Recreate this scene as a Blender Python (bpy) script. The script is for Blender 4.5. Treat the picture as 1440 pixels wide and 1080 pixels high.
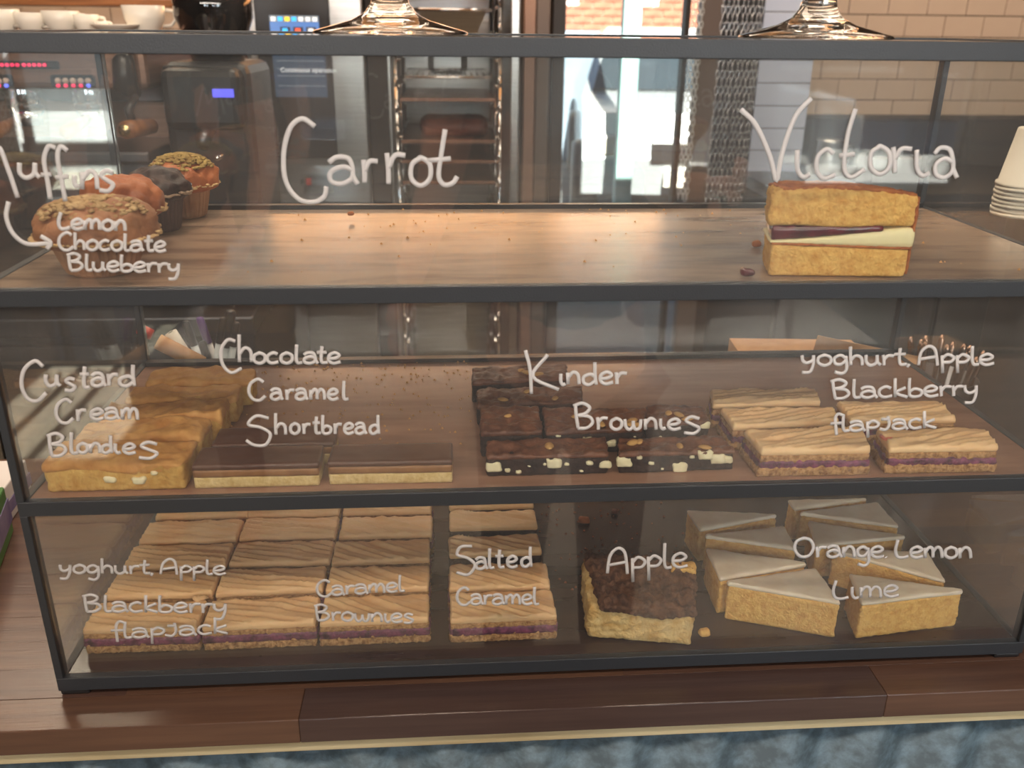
import bpy, bmesh, math, random
from mathutils import Vector, Matrix, Euler, noise
random.seed(7)
sc = bpy.context.scene
for o in list(bpy.data.objects): bpy.data.objects.remove(o)
C = sc.collection
# ------------------------------------------------------------------ camera
CAM = Vector((-0.08829, -0.61128, 0.51326)); ROT = Euler((1.188795, -0.010244, -0.070263), 'XYZ'); F = 1249.6
cd = bpy.data.cameras.new('camera'); cam = bpy.data.objects.new('camera', cd); C.objects.link(cam)
cam.location = CAM; cam.rotation_euler = ROT
cd.sensor_width = 36; cd.lens = F / 1440 * 36; cd.clip_start = .02; cd.clip_end = 60
cd.dof.use_dof = True; cd.dof.focus_distance = .84; cd.dof.aperture_fstop = 8.0
sc.camera = cam
# ------------------------------------------------------------------ world, sun, lights, exposure
w = bpy.data.worlds.new('sky'); sc.world = w; w.use_nodes = True
wn = w.node_tree; wn.nodes.clear()
wo = wn.nodes.new('ShaderNodeOutputWorld'); wb = wn.nodes.new('ShaderNodeBackground'); ws = wn.nodes.new('ShaderNodeTexSky')
ws.sky_type = 'HOSEK_WILKIE'; ws.turbidity = 3.5; ws.ground_albedo = .4; ws.sun_direction = Vector((0, -1.0, .95)).normalized()
wn.links.new(ws.outputs[0], wb.inputs[0]); wn.links.new(wb.outputs[0], wo.inputs[0]); wb.inputs[1].default_value = 2.2
def lamp(name, kind, loc, energy, color, size=None, target=None, sy=None, angle=None):
    l = bpy.data.lights.new(name, kind); l.energy = energy; l.color = color
    o = bpy.data.objects.new(name, l); C.objects.link(o); o.location = loc
    if size is not None: l.size = size
    if sy is not None: l.shape = 'RECTANGLE'; l.size_y = sy
    if angle is not None: l.angle = angle
    if target is not None: o.rotation_euler = (Vector(target) - Vector(loc)).to_track_quat('-Z', 'Y').to_euler()
    return o
lamp('sun', 'SUN', (0, 0, 5), 21.0, (1, .92, .80), target=(.0, 1.0, 5 - .95), angle=.01)
lamp('street_daylight', 'AREA', (.3, -7.3, 1.55), 620, (.86, .93, 1.0), 9, (.3, 0, .6), 1.5)
lamp('added_top_fill_customer', 'AREA', (-.1, -1.1, 1.62), 16, (1.0, .80, .62), 2.8, (-.1, -.7, 0), .2)  # added fill above the customer side, brightens the cake tops
lamp('added_fill_customer', 'AREA', (0, -2.7, 1.25), 48, (1.0, .88, .76), 4.6, (0, 0, .1), .22)  # added low fill from the customer side, reaches the rear rows
lamp('added_warm_light', 'AREA', (-.12, 1.72, .648), 1.2, (1.0, .42, .14), 1.2, (-.1, .2, .1), .08)  # light of the added warm strip, tints shelf and icing orange
lamp('ceiling_light_counter', 'AREA', (-.15, .35, 1.62), 13, (1.0, .81, .64), 1.3, (-.15, .3, 0), .25)
lamp('ceiling_light_kitchen', 'AREA', (-.6, 1.9, 1.62), 22, (1.0, .80, .60), 2.2, (-.6, 2.0, 0), .25)
lamp('ceiling_light_right', 'AREA', (1.6, 1.6, 1.62), 13, (1.0, .80, .60), 1.2, (1.8, 2.6, 0), .25)
sc.view_settings.view_transform = 'Standard'; sc.view_settings.look = 'None'
sc.view_settings.exposure = 0.82; sc.view_settings.gamma = 1; sc.view_settings.use_curve_mapping = False
sc.cycles.max_bounces = 8; sc.cycles.transparent_max_bounces = 32; sc.cycles.glossy_bounces = 5
sc.cycles.sample_clamp_indirect = 6; sc.cycles.caustics_reflective = False; sc.cycles.caustics_refractive = False
# ------------------------------------------------------------------ helpers
RM = ROT.to_matrix()
def at(px, py, Y=None, z=None):
    """point of the world seen at photo pixel (px, py) on the plane y=Y or z=z"""
    d = RM @ Vector(((px - 720) / F, -(py - 540) / F, -1))
    t = (Y - CAM.y) / d.y if Y is not None else (z - CAM.z) / d.z
    return CAM + d * t
MATS = {}
def srgb(r, g, b):
    f = lambda c: (c / 255 / 12.92) if c / 255 <= .04045 else ((c / 255 + .055) / 1.055) ** 2.4
    return (f(r), f(g), f(b))
def mat(name, col, rough=.5, metal=0, col2=None, scale=60, spec=.5, bump=0, bscale=None, stretch=None, emit=None, estr=0, trans=0, ior=1.45, coat=0, sub=0, contrast=(.35, .65), detail=4):
    if name in MATS: return MATS[name]
    m = bpy.data.materials.new(name); m.use_nodes = True; n = m.node_tree; b = n.nodes['Principled BSDF']
    b.inputs['Base Color'].default_value = (*col, 1); b.inputs['Roughness'].default_value = rough
    b.inputs['Metallic'].default_value = metal; b.inputs['Specular IOR Level'].default_value = spec
    b.inputs['Transmission Weight'].default_value = trans; b.inputs['IOR'].default_value = ior
    b.inputs['Coat Weight'].default_value = coat
    if sub: b.inputs['Subsurface Weight'].default_value = sub; b.inputs['Subsurface Radius'].default_value = (.006, .004, .002); b.inputs['Subsurface Scale'].default_value = 1
    tc = n.nodes.new('ShaderNodeTexCoord'); mp = n.nodes.new('ShaderNodeMapping'); n.links.new(tc.outputs['Object'], mp.inputs[0])
    if stretch: mp.inputs['Scale'].default_value = stretch
    if col2:
        t = n.nodes.new('ShaderNodeTexNoise'); t.inputs['Scale'].default_value = scale; t.inputs['Detail'].default_value = detail; t.inputs['Roughness'].default_value = .62
        n.links.new(mp.outputs[0], t.inputs['Vector'])
        r = n.nodes.new('ShaderNodeValToRGB'); r.color_ramp.elements[0].position = contrast[0]; r.color_ramp.elements[1].position = contrast[1]
        r.color_ramp.elements[0].color = (*col, 1); r.color_ramp.elements[1].color = (*col2, 1)
        n.links.new(t.outputs['Fac'], r.inputs[0]); n.links.new(r.outputs[0], b.inputs['Base Color'])
    if bump:
        t2 = n.nodes.new('ShaderNodeTexNoise'); t2.inputs['Scale'].default_value = bscale or scale; t2.inputs['Detail'].default_value = 3
        n.links.new(mp.outputs[0], t2.inputs['Vector'])
        bp = n.nodes.new('ShaderNodeBump'); bp.inputs['Strength'].default_value = bump; bp.inputs['Distance'].default_value = .002
        n.links.new(t2.outputs['Fac'], bp.inputs['Height']); n.links.new(bp.outputs[0], b.inputs['Normal'])
    if emit: b.inputs['Emission Color'].default_value = (*emit, 1); b.inputs['Emission Strength'].default_value = estr
    MATS[name] = m; return m
def glass_pane(name, tint=(1, 1, 1), smear=.03, wob=0):
    """thin clear pane: clear transmission plus Fresnel reflection, with a light smudged film that paints in a milky haze"""
    m = bpy.data.materials.new(name); m.use_nodes = True; n = m.node_tree; n.nodes.clear(); N = n.nodes.new; L = n.links.new
    out = N('ShaderNodeOutputMaterial'); tr = N('ShaderNodeBsdfTransparent'); tr.inputs[0].default_value = (*tint, 1)
    gl = N('ShaderNodeBsdfGlossy'); gl.inputs['Roughness'].default_value = .012
    df = N('ShaderNodeBsdfDiffuse'); df.inputs[0].default_value = (.8, .8, .82, 1)  # pale diffuse film: milky veil painted into the panes
    fr = N('ShaderNodeFresnel'); ge = N('ShaderNodeNewGeometry'); mi = N('ShaderNodeMix'); mi.inputs['A'].default_value = 1.68; mi.inputs['B'].default_value = 1 / 1.68
    L(ge.outputs['Backfacing'], mi.inputs['Factor']); L(mi.outputs['Result'], fr.inputs['IOR'])
    tc = N('ShaderNodeTexCoord'); mp = N('ShaderNodeMapping'); mp.inputs['Scale'].default_value = (1, 1, .35); mp.inputs['Rotation'].default_value = (0, .5, 0); t = N('ShaderNodeTexNoise'); t.inputs['Scale'].default_value = 9; t.inputs['Detail'].default_value = 6
    L(tc.outputs['Object'], mp.inputs[0]); L(mp.outputs[0], t.inputs['Vector'])
    r = N('ShaderNodeMapRange'); r.inputs['From Min'].default_value = .4; r.inputs['From Max'].default_value = .75; r.inputs['To Min'].default_value = smear * .6; r.inputs['To Max'].default_value = smear * 1.8
    L(t.outputs['Fac'], r.inputs['Value'])
    m1 = N('ShaderNodeMixShader'); m2 = N('ShaderNodeMixShader')
    L(r.outputs[0], m1.inputs[0]); L(tr.outputs[0], m1.inputs[1]); L(df.outputs[0], m1.inputs[2])
    L(fr.outputs[0], m2.inputs[0]); L(m1.outputs[0], m2.inputs[1]); L(gl.outputs[0], m2.inputs[2]); L(m2.outputs[0], out.inputs[0])
    MATS[name] = m; return m
def link(name, me, m=None, parent=None):
    o = bpy.data.objects.new(name, me); C.objects.link(o)
    if m is not None:
        for x in (m if isinstance(m, (list, tuple)) else [m]): me.materials.append(x)
    if parent: o.parent = parent
    return o
def raw(name, V, Fc, m, parent=None, smooth=False):
    me = bpy.data.meshes.new(name); me.from_pydata([tuple(v) for v in V], [], Fc); me.update()
    if smooth: me.polygons.foreach_set('use_smooth', [True] * len(me.polygons))
    return link(name, me, m, parent)
def tag(o, label, cat, group=None, kind=None):
    if label: o['label'] = label
    if cat: o['category'] = cat
    if group: o['group'] = group
    if kind: o['kind'] = kind
    return o
def thing(name, label, cat, loc=(0, 0, 0), rz=0, group=None):
    o = bpy.data.objects.new(name, None); C.objects.link(o); o.empty_display_size = .02; o.location = loc; o.rotation_euler = (0, 0, rz)
    return tag(o, label, cat, group)
class MB:
    def __init__(s): s.V = []; s.F = []
    def add(s, V, Fc): b = len(s.V); s.V += [Vector(v) for v in V]; s.F += [tuple(i + b for i in f) for f in Fc]; return s
    def box(s, x0, x1, y0, y1, z0, z1, bev=0):
        if bev <= 0:
            return s.add([(x0, y0, z0), (x1, y0, z0), (x1, y1, z0), (x0, y1, z0), (x0, y0, z1), (x1, y0, z1), (x1, y1, z1), (x0, y1, z1)],
                         [(0, 3, 2, 1), (4, 5, 6, 7), (0, 1, 5, 4), (1, 2, 6, 5), (2, 3, 7, 6), (3, 0, 4, 7)])
        bm = bmesh.new(); bmesh.ops.create_cube(bm, size=1)
        for v in bm.verts: v.co = Vector(((x0 + x1) / 2 + v.co.x * (x1 - x0), (y0 + y1) / 2 + v.co.y * (y1 - y0), (z0 + z1) / 2 + v.co.z * (z1 - z0)))
        bmesh.ops.bevel(bm, geom=bm.edges[:], offset=bev, segments=2, affect='EDGES', profile=.5)
        bm.verts.index_update(); s.add([v.co.copy() for v in bm.verts], [tuple(v.index for v in f.verts) for f in bm.faces]); bm.free(); return s
    def prism(s, poly, z0, z1):
        n = len(poly); return s.add([(x, y, z0) for x, y in poly] + [(x, y, z1) for x, y in poly],
            [tuple(range(n - 1, -1, -1)), tuple(range(n, 2 * n))] + [(i, (i + 1) % n, n + (i + 1) % n, n + i) for i in range(n)])
    def tube(s, pts, r, n=8, flat=None, cap=True):
        P = [Vector(p) for p in pts]; rr = r if isinstance(r, (list, tuple)) else [r] * len(P); b = len(s.V); up = None
        for i, p in enumerate(P):
            t = (P[min(i + 1, len(P) - 1)] - P[max(i - 1, 0)]).normalized()
            if up is None: up = t.orthogonal().normalized()
            if flat: up = Vector((0, 1, 0))
            a = up - t * up.dot(t); a.normalize(); up = a; c = t.cross(a)
            for k in range(n):
                q = 2 * math.pi * k / n
                d = a * math.cos(q) * rr[i] * (flat or 1) + c * math.sin(q) * rr[i]; s.V.append(p + d)
        for i in range(len(P) - 1):
            for k in range(n): s.F.append((b + i * n + k, b + i * n + (k + 1) % n, b + (i + 1) * n + (k + 1) % n, b + (i + 1) * n + k))
        if cap: s.F.append(tuple(b + k for k in range(n - 1, -1, -1))); s.F.append(tuple(b + (len(P) - 1) * n + k for k in range(n)))
        return s
    def lathe(s, prof, cx=0, cy=0, n=32, wob=None, cz=0):
        b = len(s.V); m = len(prof)
        for i, (r, z) in enumerate(prof):
            for k in range(n):
                q = 2 * math.pi * k / n; R = r * (wob(q, i) if wob else 1); s.V.append(Vector((cx + R * math.cos(q), cy + R * math.sin(q), cz + z)))
        for i in range(m - 1):
            for k in range(n): s.F.append((b + i * n + k, b + i * n + (k + 1) % n, b + (i + 1) * n + (k + 1) % n, b + (i + 1) * n + k))
        if prof[0][0] > 1e-5: s.F.append(tuple(b + k for k in range(n - 1, -1, -1)))
        if prof[-1][0] > 1e-5: s.F.append(tuple(b + (m - 1) * n + k for k in range(n)))
        return s
    def xf(s, M): s.V = [M @ v for v in s.V]; return s
    def build(s, name, m, parent=None, smooth=False): return raw(name, s.V, s.F, m, parent, smooth)
def boxo(name, m, x0, x1, y0, y1, z0, z1, parent=None, bev=0): return MB().box(x0, x1, y0, y1, z0, z1, bev).build(name, m, parent)
def copy_tree(o, parent=None):
    c = o.copy(); C.objects.link(c); c.parent = parent
    for ch in list(o.children): copy_tree(ch, c)
    return c
def fbm(v, oct=3):
    a = 0; k = 1
    for _ in range(oct): a += noise.noise(v * (1 / k)) * k; k *= .5
    return a
# ------------------------------------------------------------------ rounded slab with noisy sides over any quad footprint
def slab_mesh(quad, z0, z1, r=.003, step=.0025, amp=.0006, fq=250, relief=None, seed=0., big=0.):
    q = [Vector((a, b)) for a, b in quad]
    L = ((q[1] - q[0]).length + (q[2] - q[3]).length) / 2; W = ((q[3] - q[0]).length + (q[2] - q[1]).length) / 2
    f0 = z0 if callable(z0) else (lambda u, v: z0); f1 = z1 if callable(z1) else (lambda u, v: z1)
    H = f1(.5, .5) - f0(.5, .5)
    nx, ny, nz = max(3, int(L / step)), max(3, int(W / step)), max(2, int(H / step))
    r = min(r, H * .49, W * .4); h = (L / 2, W / 2, H / 2); idx = {}; V = []; Fc = []
    off = Vector((seed * 1.7, seed * .9, seed * 2.3))
    def vid(i, j, k):
        key = (i, j, k)
        if key in idx: return idx[key]
        p = Vector(((2 * i / nx - 1) * h[0], (2 * j / ny - 1) * h[1], (2 * k / nz - 1) * h[2]))
        inn = Vector([max(-h[a] + r, min(h[a] - r, p[a])) for a in range(3)]); d = p - inn
        nrm = d.normalized() if d.length > 1e-9 else Vector((0, 0, 1)); p = inn + nrm * min(r, d.length) if d.length > 1e-9 else p
        u = p.x / L + .5; v = p.y / W + .5; t = p.z / H + .5
        u_, v_ = max(0, min(1, u)), max(0, min(1, v))
        xy = q[0] * (1 - u) * (1 - v) + q[1] * u * (1 - v) + q[2] * u * v + q[3] * (1 - u) * v
        a0, a1 = f0(u_, v_), f1(u_, v_); z = a0 + (a1 - a0) * t; P = Vector((xy.x, xy.y, z))
        ex = (q[1] - q[0]).normalized(); ey = Vector((-ex.y, ex.x)); dn = ex * nrm.x + ey * nrm.y; dn = Vector((dn.x, dn.y, nrm.z if t > .5 else 0))
        s = (fbm((P + off) * fq) * amp + noise.noise((P + off) * fq * .25) * big); P += dn * s
        if relief and t > .93: P.z += relief(P.x, P.y) * min(1, max(0, (h[0] - abs(p.x)) / .002 + .25)) * min(1, max(0, (h[1] - abs(p.y)) / .002 + .25))
        idx[key] = len(V); V.append(P); return idx[key]
    for i in range(nx):
        for j in range(ny):
            Fc.append((vid(i, j, 0), vid(i, j + 1, 0), vid(i + 1, j + 1, 0), vid(i + 1, j, 0))); Fc.append((vid(i, j, nz), vid(i + 1, j, nz), vid(i + 1, j + 1, nz), vid(i, j + 1, nz)))
    for i in range(nx):
        for k in range(nz):
            Fc.append((vid(i, 0, k), vid(i + 1, 0, k), vid(i + 1, 0, k + 1), vid(i, 0, k + 1))); Fc.append((vid(i, ny, k), vid(i, ny, k + 1), vid(i + 1, ny, k + 1), vid(i + 1, ny, k)))
    for j in range(ny):
        for k in range(nz):
            Fc.append((vid(0, j, k), vid(0, j, k + 1), vid(0, j + 1, k + 1), vid(0, j + 1, k))); Fc.append((vid(nx, j, k), vid(nx, j + 1, k), vid(nx, j + 1, k + 1), vid(nx, j, k + 1)))
    return V, Fc
def slab(name, quad, z0, z1, m, parent, **k):
    V, Fc = slab_mesh(quad, z0, z1, **k); return raw(name, V, Fc, m, parent, True)
def grow(quad, g, gy=None):
    c = Vector((sum(a for a, b in quad) / 4, sum(b for a, b in quad) / 4)); out = []
    for a, b in quad:
        d = Vector((a, b)) - c; out.append((a + math.copysign(g, d.x), b + math.copysign(g if gy is None else gy, d.y)))
    return out
def rect(x0, x1, y0, y1): return [(x0, y0), (x1, y0), (x1, y1), (x0, y1)]
# ------------------------------------------------------------------ materials
M_frame = mat('black_powder_coated_steel', (.028, .033, .041), .42, 0, spec=.6, bump=.15, bscale=900)
M_frame_in = mat('black_steel_inner', (.018, .018, .02), .3)
M_pane = glass_pane('case_glass', (.97, .985, .98), .024); M_pane2 = glass_pane('sliding_glass', (.96, .975, .975), .02)
M_win = glass_pane('window_glass', (.95, .98, .98), .04)
M_letter = mat('white_chalk_pen', (.56, .56, .58), .7, emit=None)
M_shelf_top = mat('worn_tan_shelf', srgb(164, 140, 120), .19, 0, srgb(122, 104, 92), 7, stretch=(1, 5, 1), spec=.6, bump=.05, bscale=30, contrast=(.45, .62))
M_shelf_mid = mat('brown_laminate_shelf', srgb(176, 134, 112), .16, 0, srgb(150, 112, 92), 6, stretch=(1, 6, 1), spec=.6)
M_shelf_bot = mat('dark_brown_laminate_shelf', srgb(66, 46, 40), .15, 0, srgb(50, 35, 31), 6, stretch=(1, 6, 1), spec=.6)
M_oat = mat('oat_crumb', srgb(196, 152, 104), .9, 0, srgb(124, 80, 48), 260, bump=.7, bscale=500, spec=.2, contrast=(.4, .7))
M_berry = mat('blackberry_filling', srgb(142, 70, 104), .45, 0, srgb(62, 26, 50), 130, bump=.5, bscale=300)
M_icing = mat('caramel_cream_icing', srgb(246, 208, 160), .42, 0, srgb(234, 180, 126), 30, spec=.4, sub=.15, stretch=(.35, 1.2, 1), contrast=(.42, .72))
M_brownbase = mat('brownie_base', srgb(66, 36, 26), .8, 0, srgb(36, 20, 15), 200, bump=.7, bscale=420, spec=.3)
M_sponge = mat('yellow_sponge', srgb(236, 190, 112), .9, 0, srgb(214, 158, 84), 170, bump=.9, bscale=420, spec=.15, contrast=(.4, .7))
M_sponge2 = mat('pale_apple_sponge', srgb(236, 208, 150), .9, 0, srgb(214, 172, 106), 90, bump=.9, bscale=380, spec=.15)
M_crust = mat('golden_sponge_crust', srgb(188, 112, 58), .7, 0, srgb(150, 80, 40), 120, bump=.5, bscale=300)
M_glaze = mat('white_water_icing', srgb(236, 224, 206), .3, 0, srgb(226, 208, 186), 40, spec=.5, sub=.15)
M_blond = mat('blondie_crust', srgb(222, 168, 100), .6, 0, srgb(198, 136, 74), 55, bump=.6, bscale=160, spec=.3)
M_blondin = mat('blondie_crumb', srgb(220, 182, 108), .85, 0, srgb(196, 148, 78), 90, bump=.7, bscale=300, spec=.2)
M_whitechoc = mat('white_chocolate', srgb(236, 226, 190), .5, sub=.1)
M_choc = mat('milk_chocolate', srgb(92, 56, 42), .33, 0, srgb(80, 46, 34), 20, spec=.5)
M_caramel = mat('soft_caramel', srgb(158, 110, 66), .4, 0, srgb(134, 88, 48), 60, sub=.1)
M_short = mat('shortbread', srgb(228, 204, 148), .85, 0, srgb(204, 174, 112), 140, bump=.6, bscale=400)
M_browniecrust = mat('brownie_crust', srgb(130, 84, 62), .45, 0, srgb(86, 52, 40), 70, bump=.9, bscale=160, spec=.5)
M_browniecut = mat('brownie_cut_face', srgb(58, 38, 33), .75, 0, srgb(32, 22, 21), 120, bump=.9, bscale=260)
M_nut = mat('hazelnut', srgb(206, 160, 98), .6)
M_jam = mat('raspberry_jam', srgb(104, 24, 44), .2, 0, srgb(60, 14, 30), 90, spec=.6, coat=.4)
M_cream = mat('buttercream', srgb(242, 230, 182), .5, sub=.1)
M_crumble = mat('apple_crumble', srgb(120, 82, 60), .8, 0, srgb(70, 44, 34), 110, bump=1, bscale=240)
M_steel = mat('brushed_stainless', (.55, .54, .52), .32, 1, (.45, .44, .43), 4, stretch=(1, 1, 40))
M_chrome = mat('chrome', (.75, .75, .76), .1, 1)
M_darksteel = mat('dark_steel', (.12, .12, .13), .35, 1)
M_copper = mat('warm_brushed_steel', srgb(150, 116, 98), .38, .6, srgb(128, 98, 84), 5, stretch=(1, 1, 30))
M_black = mat('black_plastic', (.02, .02, .022), .3)
M_matte = mat('matt_black', (.025, .023, .024), .7)
M_wood = mat('oiled_wood', srgb(160, 104, 62), .4, 0, srgb(120, 72, 40), 14, stretch=(.3, 6, 6))
M_ceramic = mat('white_ceramic', srgb(232, 224, 210), .2)
M_paper = mat('white_paper', srgb(232, 222, 206), .8)
M_kraft = mat('kraft_paper', srgb(196, 150, 106), .85, 0, srgb(182, 134, 92), 60)
M_dustwall = mat('dark_plaster', srgb(96, 84, 78), .9, 0, srgb(84, 74, 70), 5)
M_grout = mat('brown_grout', srgb(78, 60, 50), .9)
# ------------------------------------------------------------------ counter
counter = thing('counter', 'walnut block worktop on a corrugated metal front that the cake case stands on', 'counter', (0, 0, -.03))
rs = random.Random(3)
walnuts = [mat('walnut_stave_%s' % n, srgb(*a), .24, 0, srgb(*b), 9, stretch=(.5, 9, 9), spec=.5, contrast=(.3, .7), bump=.06, bscale=60) for n, a, b in
           [('red', (100, 76, 65), (80, 60, 53)), ('mid', (93, 71, 64), (76, 58, 53)), ('dark', (82, 66, 63), (68, 54, 53)), ('warm', (106, 80, 66), (86, 64, 54))]]
rows = 13; yy = -.038
stave_meshes = {}
for r_ in range(rows):
    y0 = yy + r_ * .0375; x = -1.25 + (r_ * .137 % .3)
    cuts = [-1.25]
    if r_ == 0: cuts += [-.98, -.62, -.215, .275, .62]
    else:
        xx = x + .15
        while xx < 1.1: cuts.append(xx); xx += rs.choice([.3, .36, .42])
    cuts.append(1.25); last = -1
    for a, b in zip(cuts[:-1], cuts[1:]):
        k = rs.choice([q for q in range(4) if q != last]); last = k
        o = boxo('stave', walnuts[k], a + .00004, b - .00004, y0 + .00004, y0 + .03746, .0, .024 - rs.random() * .00008, counter, bev=.0009 if r_ == 0 else .00012)
M_pine = mat('pale_pine', srgb(208, 198, 164), .7, 0, srgb(178, 162, 126), 12, stretch=(.4, 8, 8))
boxo('pine_batten', M_pine, -1.25, 1.25, -.030, -.008, -.0165, 0, counter, bev=.001)
V = []; Fc = []
nx = 500
for i in range(nx + 1):
    x = -1.25 + 2.5 * i / nx; y = -.006 + .008 * math.sin(x * 2 * math.pi / .076)
    for z in (-.9, -.0165): V.append((x, y - .006, z))
    for z in (-.9, -.0165): V.append((x, y - .005, z))
for i in range(nx):
    a = i * 4; b = a + 4; Fc += [(a, b, b + 1, a + 1), (a + 2, a + 3, b + 3, b + 2), (a + 1, b + 1, b + 3, a + 3)]
M_galv = mat('galvanised_sheet', srgb(112, 138, 156), .5, .2, srgb(78, 96, 108), 60, bump=.3, bscale=200, contrast=(.3, .6), detail=8)
raw('corrugated_sheet', V, Fc, M_galv, counter, True)
boxo('counter_body', M_matte, -1.25, 1.25, .02, .42, -.9, -.001, counter)
# ------------------------------------------------------------------ display case
W, D, R_, H = .8316, .3111, .0124, .165; w2 = W / 2
case = thing('display_case', 'three tier glass cake case with slim black metal frame and white handwriting', 'display case')
for k in range(4):
    z = k * H; nm = ['lowest', 'second', 'third', 'top'][k]
    boxo('front_rail', M_frame, -w2, w2, 0, .007, z, z + R_, case, bev=.0007)
    boxo('back_rail', M_frame, -w2, w2, D - .007, D, z, z + R_, case, bev=.0007)
    for s in (-1, 1):
        x0 = -w2 if s < 0 else w2 - .007
        boxo('side_rail', M_frame, x0, x0 + .007, .007, D - .007, z, z + R_, case, bev=.0007)
for sx in (-1, 1):
    for sy in (0, 1):
        x0 = -w2 if sx < 0 else w2 - .006; y0 = 0 if sy == 0 else D - .011
        for k in range(3):
            boxo('corner_post', M_frame, x0, x0 + .006, y0, y0 + .011, k * H + R_, (k + 1) * H, case, bev=.0006)
        boxo('foot', M_black, x0 - (.0 if sx < 0 else .018), x0 + (.024 if sx < 0 else .006), y0 + (.002 if sy == 0 else -.012), y0 + (.022 if sy == 0 else .008), -.006, 0, case, bev=.002)
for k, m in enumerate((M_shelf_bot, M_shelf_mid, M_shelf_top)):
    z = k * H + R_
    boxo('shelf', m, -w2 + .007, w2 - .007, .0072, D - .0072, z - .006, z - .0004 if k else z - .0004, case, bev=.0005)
boxo('glass_top', M_pane, -w2 + .007, w2 - .007, .0072, D - .0072, 3 * H + R_ - .005, 3 * H + R_ - .001, case)
for k in range(3):
    a, b = k * H + R_ - .001, (k + 1) * H + .001
    boxo('front_pane', M_pane, -w2 + .0065, w2 - .0065, .0030, .0055, a, b, case)
    for s in (-1, 1):
        x0 = -w2 + .003 if s < 0 else w2 - .0055
        boxo('side_pane', M_pane, x0, x0 + .0025, .008, D - .008, a, b, case)
    boxo('sliding_door', M_pane2, -w2 + .007, .0155, D - .0105, D - .0080, a + .002, b, case)
    boxo('sliding_door', M_pane2, -.0155, w2 - .007, D - .0055, D - .0030, a + .002, b, case)
    # inner bottom track of the sliding doors
    boxo('door_track', M_frame_in, -w2 + .007, w2 - .007, D - .022, D - .0125, k * H + R_ - .001, k * H + R_ + .004, case, bev=.0005)
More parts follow.
